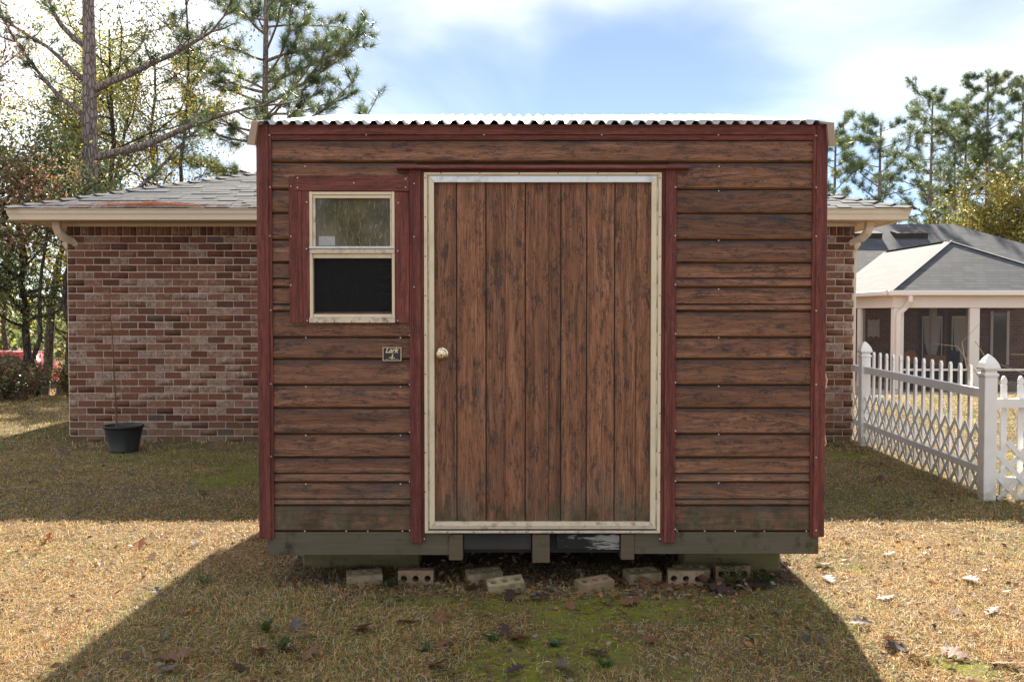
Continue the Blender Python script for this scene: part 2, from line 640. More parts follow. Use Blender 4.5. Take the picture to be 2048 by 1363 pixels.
def mat_brick(name, attr):
    m, n, l, b = mat_new(name, 0.85, 0, 0.15)
    t = NT(m)
    if attr:
        c0 = t.new('ShaderNodeAttribute', attribute_name='Col').outputs['Color']
        al = t.new('ShaderNodeAttribute', attribute_name='wash').outputs['Fac']
    else:
        oi = t.new('ShaderNodeObjectInfo')
        c0, al = oi.outputs['Color'], oi.outputs['Alpha']
    p = t.pos()
    f = t.noise(p, 45, 6, 0.7)
    c = t.mix(1.0, c0, t.ramp(f, [(0.3, 0.72), (0.7, 1.3)]), 'MULTIPLY')
    w = t.noise(p, 20, 9, 0.85, 0.3)
    k = t.ramp(t.math('ADD', w, t.math('MULTIPLY', al, 0.30)), [(0.59, 0.0), (0.72, 0.8)])
    c = t.mix(k, c, (0.38, 0.305, 0.26))
    pz = t.sepz(p)[2]
    low = t.math('MULTIPLY', t.ramp(pz, [(0.0, 0.7), (0.30, 0.0)]), t.ramp(w, [(0.35, 0.0), (0.6, 1.0)]))
    c = t.mix(low, c, (0.12, 0.115, 0.075))
    l.new(c, b.inputs['Base Color'])
    l.new(t.bump(f, 0.5, 0.006), b.inputs['Normal'])
    return m


M['brick'] = mat_brick('fired_brick', False)
M['brick_attr'] = mat_brick('fired_brick_wall', True)


def mat_bricktex(name, c1, c2, mort, sx=4.93, sz=12.0):
    m, n, l, b = mat_new(name, 0.9, 0, 0.1)
    t = NT(m)
    s = t.sepz(t.pos())
    cv = t.new('ShaderNodeCombineXYZ')
    t.l.new(t.math('ADD', s[0], s[1]), cv.inputs[0]); t.l.new(s[2], cv.inputs[1])
    bt = t.new('ShaderNodeTexBrick')
    t.l.new(cv.outputs[0], bt.inputs['Vector'])
    bt.inputs['Color1'].default_value = (*c1, 1); bt.inputs['Color2'].default_value = (*c2, 1)
    bt.inputs['Mortar'].default_value = (*mort, 1)
    bt.inputs['Scale'].default_value = 1.0
    bt.inputs['Brick Width'].default_value = 0.203
    bt.inputs['Row Height'].default_value = 0.083
    bt.inputs['Mortar Size'].default_value = 0.006
    l.new(bt.outputs['Color'], b.inputs['Base Color'])
    return m


M['bricktex'] = mat_bricktex('far_brickwork', (0.17, 0.07, 0.055), (0.25, 0.14, 0.11), (0.30, 0.26, 0.22))


def mat_shingle_far(name):
    m, n, l, b = mat_new(name, 0.85, 0, 0.2)
    t = NT(m)
    s = t.sepz(t.pos())
    cv = t.new('ShaderNodeCombineXYZ')
    t.l.new(t.math('ADD', s[0], t.math('MULTIPLY', s[1], 0.6)), cv.inputs[0]); t.l.new(s[2], cv.inputs[1])
    bt = t.new('ShaderNodeTexBrick')
    t.l.new(cv.outputs[0], bt.inputs['Vector'])
    bt.inputs['Color1'].default_value = (0.066, 0.070, 0.080, 1); bt.inputs['Color2'].default_value = (0.100, 0.106, 0.120, 1)
    bt.inputs['Mortar'].default_value = (0.045, 0.045, 0.048, 1)
    bt.inputs['Scale'].default_value = 1.0
    bt.inputs['Brick Width'].default_value = 0.30
    bt.inputs['Row Height'].default_value = 0.075
    bt.inputs['Mortar Size'].default_value = 0.008
    f = t.noise(t.pos(), 25, 5, 0.7)
    c = t.mix(1.0, bt.outputs['Color'], t.ramp(f, [(0.3, 0.75), (0.7, 1.25)]), 'MULTIPLY')
    l.new(c, b.inputs['Base Color'])
    return m


M['shingle_far'] = mat_shingle_far('far_shingles')
M['shingle'] = mat_attr('shingle_grit', 0.9, 0, 0.15, noise_amt=0.35)
M['shingle_obj'], _n, _l, _b = mat_new('shingle_piece', 0.9, 0, 0.15)
_t = NT(M['shingle_obj'])
_oi = _t.new('ShaderNodeObjectInfo')
_l.new(_t.mix(1.0, _oi.outputs['Color'], _t.ramp(_t.noise(_t.pos(), 60, 6, 0.75), [(0.3, 0.65), (0.7, 1.35)]), 'MULTIPLY'), _b.inputs['Base Color'])

# window glass with dust and a painted olive tree reflection, and open insect screen
M['dusty_reflection_glass'], _n, _l, _b = mat_new('dusty_reflection_glass', 0.06, 0, 0.6)
_t = NT(M['dusty_reflection_glass'])
_d1 = _t.noise(_t.pos((6, 6, 4)), 1, 7, 0.7, 1.2)
_d2 = _t.noise(_t.pos((60, 60, 12)), 1, 4, 0.7, 2.0)
_l.new(_t.mix(_t.ramp(_d2, [(0.54, 0.0), (0.66, 0.75)]), _t.ramp(_d1, [(0.3, (0.040, 0.034, 0.018)), (0.7, (0.125, 0.105, 0.055))]), (0.26, 0.245, 0.19)), _b.inputs['Base Color'])
M['screen'], _n, _l, _b = mat_new('insect_screen', 0.6, 0, 0.2)
_b.inputs['Base Color'].default_value = (0.06, 0.06, 0.063, 1)
_tr = _n.new('ShaderNodeBsdfTransparent'); _mx = _n.new('ShaderNodeMixShader'); _mx.inputs[0].default_value = 0.34
_l.new(_tr.outputs[0], _mx.inputs[1]); _l.new(_b.outputs[0], _mx.inputs[2]); _l.new(_mx.outputs[0], _n['Material Output'].inputs['Surface'])
M['screen_dark'] = M['screen'].copy()
M['screen_dark'].node_tree.nodes['Principled BSDF'].inputs['Base Color'].default_value = (0.022, 0.022, 0.024, 1)
M['glass_dark'] = mat_simple('dark_glass', (0.03, 0.035, 0.04), 0.05, 0, 0.7, 0.1)

# ground: dry lawn soil, thatch and moss
M['ground'], _n, _l, _b = mat_new('dormant_lawn_ground', 0.95, 0, 0.08)
_t = NT(M['ground'])
_p = _t.pos()
_c = _t.ramp(_t.noise(_p, 3.0, 8, 0.7), [(0.3, (0.085, 0.058, 0.036)), (0.5, (0.15, 0.105, 0.062)), (0.7, (0.23, 0.17, 0.10))])
_c = _t.mix(1.0, _c, _t.ramp(_t.noise(_p, 90, 4, 0.7), [(0.25, 0.5), (0.75, 1.35)]), 'MULTIPLY')
_ms = _t.new('ShaderNodeAttribute', attribute_name='moss').outputs['Fac']
_ft = _t.noise(_p, 55, 5, 0.7)
_mk = _t.math('MULTIPLY', _ms, _t.ramp(_t.noise(_p, 17, 9, 0.8), [(0.43, 0.0), (0.55, 1.0)]))
_c = _t.mix(_mk, _c, _t.mix(_ft, (0.080, 0.105, 0.012), (0.245, 0.265, 0.030)))
_ds = _t.new('ShaderNodeAttribute', attribute_name='dirt').outputs['Fac']
_c = _t.mix(_ds, _c, _t.mix(_ft, (0.075, 0.055, 0.040), (0.17, 0.135, 0.10)))
_wd = _t.new('ShaderNodeAttribute', attribute_name='woods').outputs['Fac']
_c = _t.mix(_wd, _c, _t.mix(_ft, (0.12, 0.065, 0.030), (0.30, 0.18, 0.09)))
_l.new(_c, _b.inputs['Base Color'])
_l.new(_t.bump(_t.noise(_p, 70, 5, 0.7), 0.7, 0.02), _b.inputs['Normal'])

# ------------------------------------------------------------------ ground
MOSS = []
for (u, v, ru, rv, s) in [(1150, 1290, 190, 45, 1.0), (1050, 1335, 150, 40, 1.0), (1210, 1225, 170, 28, 1.0), (1330, 1205, 120, 20, .9),
                          (870, 1200, 130, 18, .8), (990, 1215, 60, 14, .8), (1480, 1190, 110, 16, .55), (1340, 1330, 90, 30, .55),
                          (445, 960, 75, 28, .8), (1690, 907, 40, 8, .9), (1990, 1210, 90, 26, .45), (1700, 1140, 60, 12, .4), (1960, 1330, 110, 24, .55), (400, 1010, 60, 14, .4)]:
    a, bx_, by_ = G(u, v), G(u + ru, v), G(u, v - rv)
    MOSS.append((a.x, a.y, abs(bx_.x - a.x), abs(by_.y - a.y), s))


def moss_f(x, y):
    s = np.zeros_like(x)
    for (cx, cy, rx, ry, w) in MOSS:
        s = np.maximum(s, w * np.exp(-(((x - cx) / rx) ** 2 + ((y - cy) / ry) ** 2) * 0.9))
    n = fbm(x * 3.2, y * 3.2, 41)
    return np.clip((s + (n - 0.5) * 1.5 - 0.30) * 3.0, 0, 1) * (s > 0.08)


DIRT = []
for (u, v, ru, rv, s) in [(270, 985, 170, 18, .9), (110, 1000, 130, 9, .5), (1000, 1165, 560, 24, .95), (1250, 1325, 80, 22, .6), (330, 893, 190, 9, .8)]:
    a, bx_, by_ = G(u, v), G(u + ru, v), G(u, v - rv)
    DIRT.append((a.x, a.y, abs(bx_.x - a.x), abs(by_.y - a.y), s))


def dirt_f(x, y):
    s = np.zeros_like(x)
    for (cx, cy, rx, ry, w) in DIRT:
        s = np.maximum(s, w * np.exp(-(((x - cx) / rx) ** 2 + ((y - cy) / ry) ** 2) * 0.8))
    under = ((x > -1.3) & (x < 1.62) & (y > 5.02) & (y < 9.0)) * 1.0
    n = fbm(x * 2.6, y * 2.6, 77)
    return np.clip(np.maximum(s + (n - 0.5) * 0.8 - 0.15, under), 0, 1) * ((s > 0.1) | (under > 0))


def axis_coords(lo, hi, fine_lo, fine_hi, step, grow=1.25):
    c = list(np.arange(fine_lo, fine_hi + 1e-6, step))
    s = step
    while c[-1] < hi:
        s *= grow; c.append(min(hi, c[-1] + s))
    s = step
    while c[0] > lo:
        s *= grow; c.insert(0, max(lo, c[0] - s))
    return np.array(c)


gx = axis_coords(-700, 700, -7, 7, 0.07)
gy = axis_coords(-300, 1200, 2.5, 17, 0.07)
GX, GY = np.meshgrid(gx, gy)
GZ = gz(GX, GY)
nv = np.stack([GX.ravel(), GY.ravel(), GZ.ravel()], 1)
W_, H_ = len(gx), len(gy)
ii = (np.arange(H_ - 1)[:, None] * W_ + np.arange(W_ - 1)[None, :]).ravel()
gf = np.stack([ii, ii + 1, ii + W_ + 1, ii + W_], 1)
woods = np.clip((GY.ravel() - 14.5) / 3.0, 0, 1)
ground = link('ground', mesh_np('ground', nv, gf, [M['ground']], smooth=True,
              flt={'moss': moss_f(GX.ravel(), GY.ravel()), 'dirt': dirt_f(GX.ravel(), GY.ravel()), 'woods': woods}))
ground['kind'] = 'structure'

# ------------------------------------------------------------------ the shed
YF = 4.97                                 # front wall plane


def fx(u, v=640):
    return P(u, v, YF).x


def fz(v):
    return P(1024, v, YF).z


XL, XR = fx(517), fx(1650)
ZB, ZT = fz(1062), fz(250)
YB = YF + 4.08
shed = thing('garden_shed', 'weathered brown board shed with red trim and white corrugated roof', 'shed', ((XL + XR) / 2, YF + 2, 0))

# siding boards: (top pixel, bottom pixel, has lip at its bottom)
ROWS = [(280, 325, 1), (325, 379, 1), (379, 427, 1), (427, 480, 1), (480, 526, 1), (526, 556, 0), (556, 575, 1), (575, 608, 0), (608, 623, 1),
        (623, 675, 1), (675, 718, 1), (718, 770, 1), (770, 816, 1), (816, 868, 1), (868, 915, 1), (915, 946, 0), (946, 965, 1), (965, 997, 0), (997, 1011, 1), (1011, 1062, 1)]


def siding_board(x0, x1, v0, v1, lip):
    z1, z0 = fz(v0), fz(v1)
    bm = bmesh.new()
    h = z1 - z0
    if lip:
        prof = [(0.010, z1 - 0.001), (0.003, z1 - 0.005), (-0.005, z0 + 0.015), (-0.006, z0 + 0.013), (0.005, z0 + 0.0045), (0.016, z0 + 0.004), (0.018, z1 - 0.001)]
    else:
        prof = [(0.010, z1), (0.003, z1 - 0.004), (-0.0005, z0 + 0.004), (0.008, z0 + 0.0005), (0.018, z0 + 0.0005), (0.018, z1)]
    add_prism(bm, [(YF + a, z) for a, z in prof], 'x', x0, x1)
    bmesh.ops.recalc_face_normals(bm, faces=bm.faces)
    for f in bm.faces:
        if lip and abs(f.normal.x) < 0.5 and f.normal.z < -0.35:
            f.material_index = 1
    me = bm_mesh(bm, 'siding_board', [M['siding'], M['lip']])
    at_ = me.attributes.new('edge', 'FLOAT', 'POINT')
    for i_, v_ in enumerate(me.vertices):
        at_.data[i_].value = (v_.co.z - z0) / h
    o = wpart('siding_board', me, shed)
    return o


xa, xb = fx(541), fx(1628)
xdl, xdr = fx(834), fx(1336)              # where boards end behind the door battens
xwl, xwr = fx(606), fx(806)               # behind the window trim
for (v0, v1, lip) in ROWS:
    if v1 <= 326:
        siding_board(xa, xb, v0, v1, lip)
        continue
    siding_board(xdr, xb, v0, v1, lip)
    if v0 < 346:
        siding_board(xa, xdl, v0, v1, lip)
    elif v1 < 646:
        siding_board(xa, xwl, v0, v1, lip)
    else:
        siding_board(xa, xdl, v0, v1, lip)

# closed shell behind the boards
shell = M['dark_in']
zs = ZT - 0.03
box('wall', xa, fx(622), YF + 0.020, YF + 0.05, ZB, zs, shell, shed)
box('wall', fx(790), fx(860), YF + 0.020, YF + 0.05, ZB, zs, shell, shed)
box('wall', fx(1310), xb, YF + 0.020, YF + 0.05, ZB, zs, shell, shed)
box('wall', fx(622), fx(790), YF + 0.020, YF + 0.05, fz(383), zs, shell, shed)
box('wall', fx(622), fx(790), YF + 0.020, YF + 0.05, ZB, fz(640), shell, shed)
box('wall', fx(860), fx(1310), YF + 0.020, YF + 0.05, fz(352), zs, shell, shed)


def side_wall(x0, x1):
    ym, zr = (YF + YB) / 2, ZT + 0.47
    prism('side_wall', [(YF + 0.052, ZB), (YB, ZB), (YB, ZT - 0.02), (ym, zr), (YF + 0.052, ZT - 0.02)], 'x', x0, x1, M['siding'], shed)


side_wall(XL + 0.012, XL + 0.05)
side_wall(XR - 0.05, XR - 0.012)
box('back_wall', XL + 0.051, XR - 0.051, YB - 0.04, YB - 0.002, ZB, ZT - 0.03, M['siding'], shed)
box('floor', XL + 0.052, XR - 0.052, YF + 0.052, YB - 0.042, ZB - 0.02, ZB + 0.006, M['joist'], shed)

# red trim
def trim_v(name, u0, u1, v0, v1, y_out, step=None, vref=640):
    """upright trim with a raised flat and a lower flange on the side named by step"""
    x0, x1, z0, z1 = fx(u0, vref), fx(u1, vref), fz(v1), fz(v0)
    bm = bmesh.new()
    if step is None:
        poly = [(x0, YF + 0.012), (x0, y_out + 0.002), (x0 + 0.002, y_out), (x1 - 0.002, y_out), (x1, y_out + 0.002), (x1, YF + 0.012)]
    else:
        s = fx(step)
        if s < (x0 + x1) / 2:             # low flange on the left
            poly = [(x0, YF + 0.012), (x0, y_out + 0.010), (s, y_out + 0.010), (s + 0.003, y_out), (x1 - 0.002, y_out), (x1, y_out + 0.003), (x1, YF + 0.012)]
        else:
            poly = [(x0, YF + 0.012), (x0, y_out + 0.003), (x0 + 0.002, y_out), (s - 0.003, y_out), (s, y_out + 0.010), (x1, y_out + 0.010), (x1, YF + 0.012)]
    add_prism(bm, poly, 'z', z0, z1)
    return wpart(name, bm_mesh(bm, name, M['red_v']), shed)


trim_v('corner_trim', 517, 546, 251, 1075, YF - 0.022, 541)
trim_v('corner_trim', 1622, 1650, 251, 1071, YF - 0.022, 1627)
zf0, zf1, zf2 = fz(281), fz(271), fz(250)
bm = bmesh.new()
add_prism(bm, [(YF + 0.016, zf0 + 0.001), (YF - 0.006, zf0 + 0.002), (YF - 0.010, zf1 - 0.003), (YF - 0.004, zf1), (YF - 0.012, zf1 + 0.004), (YF - 0.013, zf2), (YF + 0.016, zf2)], 'x', fx(546), fx(1622))
wpart('frieze_trim', bm_mesh(bm, 'frieze_trim', M['red_h']), shed)
trim_v('door_batten', 820, 849, 338, 1083, YF - 0.020, 843)
trim_v('door_batten', 1321, 1351, 338, 1082, YF - 0.020, 1328)
bm = bmesh.new()
zh0, zh1 = fz(345), fz(331)
add_prism(bm, [(YF + 0.010, zh0), (YF - 0.006, zh0), (YF - 0.010, fz(341)), (YF - 0.040, fz(340)), (YF - 0.046, fz(338)), (YF - 0.040, fz(332.5)), (YF - 0.02, zh1), (YF + 0.010, zh1)], 'x', fx(796), fx(1374))
wpart('door_header', bm_mesh(bm, 'door_header', M['red_h']), shed)
# window surround
trim_v('window_trim', 580, 621.5, 353, 645, YF - 0.018, 592)
trim_v('window_trim', 790.5, 819.5, 384, 645, YF - 0.012, None)
trim_v('window_trim', 598, 606, 384, 645, YF - 0.024, None)
box('window_head_trim', fx(592.5), fx(819.5), YF - 0.022, YF + 0.012, fz(383), fz(352), M['red_h'], shed, 0.002)

# window
wy = YF - 0.012
win = wpart('window', bm_mesh((lambda b_: (add_box(b_, fx(621.5), fx(627.5), wy - 0.008, YF + 0.03, fz(641), fz(384), 0.0015),
                                           add_box(b_, fx(785), fx(790.5), wy - 0.008, YF + 0.03, fz(641), fz(384), 0.0015),
                                           add_box(b_, fx(627.6), fx(784.9), wy - 0.008, YF + 0.03, fz(390), fz(384.5), 0.0015), b_)[-1])(bmesh.new()), 'window', M['cream']), shed)


def win_bar(name, u0, u1, v0, v1, y0, y1, mat):
    bm = bmesh.new()
    add_box(bm, fx(u0), fx(u1), y0, y1, fz(v1), fz(v0), 0.0015)
    return wpart(name, bm_mesh(bm, name, mat), win)


win_bar('sash_frame', 627.8, 784.7, 390.2, 397, wy - 0.002, YF + 0.02, M['cream'])
win_bar('sash_frame', 627.8, 633, 397.2, 493, wy - 0.002, YF + 0.02, M['sill'])
win_bar('sash_frame', 781.5, 784.7, 397.2, 493, wy - 0.002, YF + 0.02, M['sill'])
win_bar('sash_rail', 621.3, 790.6, 493.2, 497.5, wy - 0.020, YF + 0.02, M['silver'])
win_bar('sash_rail', 621.8, 790.2, 497.7, 507, wy - 0.013, YF + 0.02, M['sill'])
win_bar('sash_rail', 628.0, 784.6, 507.2, 516.5, wy - 0.001, YF + 0.02, M['cream'])
win_bar('sash_frame', 628.0, 784.6, 628, 634.5, wy - 0.005, YF + 0.02, M['cream'])
win_bar('sill', 620.8, 791.2, 634.8, 645, wy - 0.018, YF + 0.028, M['sill'])
win_bar('glass_pane', 633.1, 781.4, 397.1, 493.1, YF + 0.003, YF + 0.007, M['dusty_reflection_glass'])
win_bar('insect_screen', 627.7, 784.8, 516.6, 627.9, YF + 0.008, YF + 0.010, M['screen_dark'])
_st = win_bar('sticker', 638, 671, 472, 491, YF + 0.0015, YF + 0.0028, mat_simple('peeling_sticker', (0.34, 0.33, 0.33), 0.6, 0.2, 0.4, 0.35, 60))

# door: boards, cream metal frame
door = wpart('door', bm_mesh((lambda b_: (add_box(b_, fx(863), fx(1307), YF + 0.004, YF + 0.03, fz(1050), fz(358)), b_)[-1])(bmesh.new()), 'door', M['dark_in']), shed)
DX = [869, 913.5, 972, 1010.5, 1050.5, 1097.5, 1121.5, 1173, 1229, 1271.5, 1301]
for i in range(len(DX) - 1):
    strong_l = DX[i] in (913.5, 972, 1050.5, 1121.5, 1173, 1229)
    gl = 0.0030 if strong_l else 0.0008
    gr = 0.0030 if (DX[i + 1] in (913.5, 972, 1050.5, 1121.5, 1173, 1229)) else 0.0008
    bm = bmesh.new()
    x0, x1 = fx(DX[i]) + gl, fx(DX[i + 1]) - gr
    poly = [(x0, YF + 0.0038), (x0, YF - 0.003), (x0 + 0.002, YF - 0.005), (x1 - 0.002, YF - 0.005), (x1, YF - 0.003), (x1, YF + 0.0038)]
    add_prism(bm, poly, 'z', fz(1042), fz(364))
    wpart('door_board', bm_mesh(bm, 'door_board', M['doorwood']), door)


def mitred(name, U0, U1, V0, V1, w_l, w_r, w_t, w_b, y0, y1, mats, parent):
    """four mitred frame bars"""
    X0, X1, Z0, Z1 = fx(U0), fx(U1), fz(V1), fz(V0)
    a0, a1, c0, c1 = fx(U0 + w_l), fx(U1 - w_r), fz(V1 - w_b), fz(V0 + w_t)
    g = 0.0004
    quads = [[(X0, Z0), (a0 , c0 + g), (a0, c1 - g), (X0, Z1)], [(X1, Z0), (X1, Z1), (a1, c1 - g), (a1, c0 + g)],
             [(X0 + g, Z1), (a0 + g, c1), (a1 - g, c1), (X1 - g, Z1)], [(X0 + g, Z0), (X1 - g, Z0), (a1 - g, c0), (a0 + g, c0)]]
    for q, mt in zip(quads, mats):
        bm = bmesh.new()
        add_prism(bm, q, 'y', y0, y1)
        bmesh.ops.recalc_face_normals(bm, faces=bm.faces)
        es = [e for e in bm.edges if abs(e.verts[0].co.y - y0) < 1e-6 and abs(e.verts[1].co.y - y0) < 1e-6]
        bmesh.ops.bevel(bm, geom=es, offset=0.0015, segments=1, affect='EDGES')
        wpart(name, bm_mesh(bm, name, mt), parent)


CR = M['cream']
mitred('frame_flange', 849.3, 1320.7, 346, 1063.5, 6.5, 6.5, 5, 5, YF - 0.024, YF + 0.0035, [CR, CR, CR, M['sill']], door)
mitred('frame_groove', 856, 1314, 351.2, 1058, 3.5, 3.0, 2.5, 3, YF - 0.017, YF + 0.0033, [M['sill'], M['sill'], CR, M['darkboard']], door)
mitred('frame_bar', 859.6, 1310.8, 353.8, 1054.8, 9.6, 10.0, 12.3, 13.6, YF - 0.028, YF + 0.0031, [CR, CR, M['silver'], M['sill']], door)
# thin raised bead along the bottom bar
box('frame_bead', fx(866), fx(1304), YF - 0.033, YF - 0.0285, fz(1049), fz(1046.5), M['sill'], door)
# long hinge seam
for k in range(14):
    z1 = fz(375) - k * (fz(375) - fz(1045)) / 14
    z0 = z1 - (fz(375) - fz(1045)) / 14 + 0.006
    bm = bmesh.new()
    add_lathe(bm, [(0.0001, 0), (0.0034, 0.0005), (0.0034, z1 - z0), (0.0001, z1 - z0 + 0.0005)], Matrix.Translation((fx(1312.3), YF - 0.021, z0)), 8)
    wpart('hinge_knuckle', bm_mesh(bm, 'hinge_knuckle', M['cream'], True), door)

# knob
kc = P(884.5, 707, YF)
bm = bmesh.new()
MK = Matrix.Translation((kc.x, YF - 0.005, kc.z)) @ Matrix.Rotation(R(90), 4, 'X')
add_lathe(bm, [(0.0345, -0.002), (0.0345, 0.004), (0.031, 0.009), (0.018, 0.011), (0.013, 0.014), (0.013, 0.030), (0.020, 0.034), (0.0265, 0.044),
               (0.0270, 0.052), (0.0235, 0.060), (0.0150, 0.0635), (0.0105, 0.0625), (0.0085, 0.0635), (0.0001, 0.0640)], MK, 28)
knob = wpart('door_knob', bm_mesh(bm, 'door_knob', M['brass'], True), door)
bm = bmesh.new()
add_box(bm, kc.x - 0.0012, kc.x + 0.0012, YF - 0.0712, YF - 0.0685, kc.z - 0.005, kc.z + 0.005)
wpart('keyhole', bm_mesh(bm, 'keyhole', M['keyhole']), knob)

# maker's plate with its lettering and bird
pl0, pl1 = P(766, 721, YF), P(803, 694, YF)
plate = box('name_plate', pl0.x, pl1.x, YF - 0.009, YF - 0.001, pl0.z, pl1.z, M['black'], shed, 0.001)
pw, ph = pl1.x - pl0.x, pl1.z - pl0.z
for (x0, x1, z0, z1) in [(0, 1, 0, .045), (0, 1, .955, 1), (0, .035, .046, .954), (.965, 1, .046, .954)]:
    box('plate_border', pl0.x + x0 * pw, pl0.x + x1 * pw, YF - 0.0105, YF - 0.0088, pl0.z + z0 * ph, pl0.z + z1 * ph, M['gold'], plate)


def text_mesh(body, size, shear, offset, extrude=0.0):
    cu = bpy.data.curves.new('lettering', 'FONT')
    cu.body = body
    cu.size = size
    cu.shear = shear
    cu.offset = offset
    cu.extrude = extrude
    cu.align_x = 'CENTER'
    cu.space_character = 0.94
    tmp = bpy.data.objects.new('lettering_tmp', cu)
    COL.objects.link(tmp)
    dg = bpy.context.evaluated_depsgraph_get()
    me = bpy.data.meshes.new_from_object(tmp.evaluated_get(dg))
    bpy.data.objects.remove(tmp)
    return me


tm = text_mesh('Lark', 0.040, 0.35, 0.0009, 0.0004)
tm.materials.clear(); tm.materials.append(M['gold'])
tm.transform(Matrix.Translation((pl0.x + pw * 0.47, YF - 0.0096, pl0.z + ph * 0.60)) @ Matrix.Rotation(R(90), 4, 'X'))
wpart('lettering', tm, plate)
bm = bmesh.new()
bird = [[(-.17, .27), (-.06, .26), (.0, .22), (.10, .24), (.19, .27), (.12, .19), (.03, .17), (-.09, .20)], [(-.02, .265), (.01, .40), (.06, .50), (.10, .545), (.085, .42), (.07, .30), (.03, .25)], [(-.07, .19), (-.03, .13), (.03, .13), (.06, .185), (.0, .165)]]
for poly in bird:
    add_prism(bm, [(pl0.x + pw * (0.48 + a), pl0.z + ph * c) for a, c in poly], 'y', YF - 0.0102, YF - 0.0088)
wpart('bird_emblem', bm_mesh(bm, 'bird_emblem', M['gold']), plate)
bm = bmesh.new()
for a0, a1 in [(.16, .23), (.25, .27), (.29, .33), (.54, .60), (.62, .67), (.69, .72), (.74, .82)]:
    add_box(bm, pl0.x + pw * a0, pl0.x + pw * a1, YF - 0.0098, YF - 0.0089, pl0.z + ph * .115, pl0.z + ph * .135)
wpart('small_print', bm_mesh(bm, 'small_print', M['gold']), plate)

# screws
bm = bmesh.new()
add_lathe(bm, [(0.0042, 0.0), (0.0042, 0.0012), (0.0028, 0.0030), (0.0001, 0.0034)], Matrix.Rotation(R(90), 4, 'X'), 8)
scr_w = bm_mesh(bm, 'screw', M['screw_w'], True)
scr_d = scr_w.copy(); scr_d.materials.clear(); scr_d.materials.append(M['screw_d'])


def screw(u, v, y, dark=False, parent=shed):
    p = P(u, v, YF)
    o = wpart('screw', scr_d if dark else scr_w, parent)
    o.location = (p.x, y, p.z)
    if dark:
        o.scale = (0.85, 0.85, 0.85)


for u in (733, 968, 1203, 1436):
    screw(u, 270.5, YF - 0.0095)
for v in (272, 375, 472, 620, 767, 912, 1057):
    screw(541 + (6 if v > 600 else 0) * 0.3, v, YF - 0.013 if v != 272 else YF - 0.0225)
    screw(1629.5, v + 1, YF - 0.0225)
for v in (375, 472, 569, 667, 764, 860, 960, 1056):
    screw(1349.5, v, YF - 0.0205)
for v in (368, 474, 574, 670, 768, 863, 962, 1059):
    screw(829 if v < 600 else 819.8, v, YF - 0.0205 if v < 600 else YF - 0.013)
for (u, v) in [(597, 357), (597, 376), (709, 367), (812, 359), (812, 376)]:
    screw(u, v, YF - 0.0225)
for (u, v, y) in [(582.5, 373, .0085), (582.5, 473, .0085), (582.5, 570, .0085), (615, 405, .0185), (614.5, 498, .0185), (616, 641, .0185), (797, 406, .0125), (796, 502, .0125), (796, 641, .0125)]:
    screw(u, v, YF - y)
for v in (382, 481, 578, 675, 772, 868, 965):
    screw(1437, v, YF - 0.0035)
for (u, v) in [(610, 333), (1438, 333)]:
    screw(u, v, YF - 0.0005)
for v in (675, 773, 870, 967):
    screw(612, v, YF - 0.0035); screw(801, v, YF - 0.0035)
for u in (610, 693, 736, 805, 1354, 1409, 1470, 1528, 1612):
    screw(u, 1061, YF - 0.005)
screw(849, 1076, YF - 0.0105); screw(1319, 1076, YF - 0.0105)
for v in range(357, 1050, 78):
    screw(851.5, v, YF - 0.0245, True, door)
    screw(1318.3, v, YF - 0.0245, True, door)
for u in (883, 960, 1038, 1116, 1195, 1272):
    screw(u, 347.6, YF - 0.0245, True, door)
for u in range(896, 1300, 52):
    screw(u, 1061, YF - 0.0245, True, door)
for u in (636, 671, 705, 741, 777):
    screw(u, 642.5, wy - 0.0185, True, win)

# rim beams, joist ends, blocks under the door
zr0, zr1 = fz(1109), fz(1063)
box('rim_beam', fx(531), fx(899), YF - 0.002, YF + 0.042, zr0, zr1 - 0.001, M['rim'], shed, 0.002)
box('rim_beam', fx(1270), fx(1641), YF - 0.002, YF + 0.042, zr0 + 0.006, zr1 - 0.001, M['rim'], shed, 0.002)
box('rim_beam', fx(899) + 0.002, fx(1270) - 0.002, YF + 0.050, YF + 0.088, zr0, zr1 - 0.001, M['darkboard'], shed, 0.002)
for (u0, u1, v1) in [(897, 925, 1119), (1065, 1100, 1124), (1243, 1270, 1118)]:
    box('joist_end', fx(u0), fx(u1), YF - 0.010, YF + 0.20, fz(v1), fz(1067), M['joist'], shed, 0.003)
M['peeled'], _n, _l, _b = mat_new('peeled_white_paint', 0.7, 0, 0.2)
_t = NT(M['peeled'])
_q = _t.noise(_t.pos((7, 7, 40)), 1, 6, 0.7)
_xr = _t.math('MULTIPLY', _t.math('SUBTRACT', _t.sepz(_t.pos())[0], fx(1120)), 1.0 / (fx(1241) - fx(1120)))
_l.new(_t.mix(_t.ramp(_t.math('ADD', _q, _t.math('MULTIPLY', _xr, 0.16)), [(0.60, 0.0), (0.68, 0.85)]), (0.022, 0.021, 0.022), (0.34, 0.32, 0.30)), _b.inputs['Base Color'])
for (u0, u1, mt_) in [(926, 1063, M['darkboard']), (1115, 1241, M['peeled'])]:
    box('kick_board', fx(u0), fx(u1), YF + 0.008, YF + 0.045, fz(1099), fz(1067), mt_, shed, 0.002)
for x0 in (XL + 0.05, 0.1, XR - 0.15):
    box('floor_joist', x0, x0 + 0.09, YF + 0.21, YB - 0.05, zr0 + 0.005, ZB - 0.022, M['joist'], shed)
for (xx0, xx1) in ((XL + 0.02, XL + 0.049), (XR - 0.049, XR - 0.02)):
    box('rim_beam', xx0, xx1, YF + 0.09, YB - 0.01, zr0, zr1, M['rim'], shed)
b0, b1 = P(606, 1120, 5.42), P(838, 1120, 5.42)
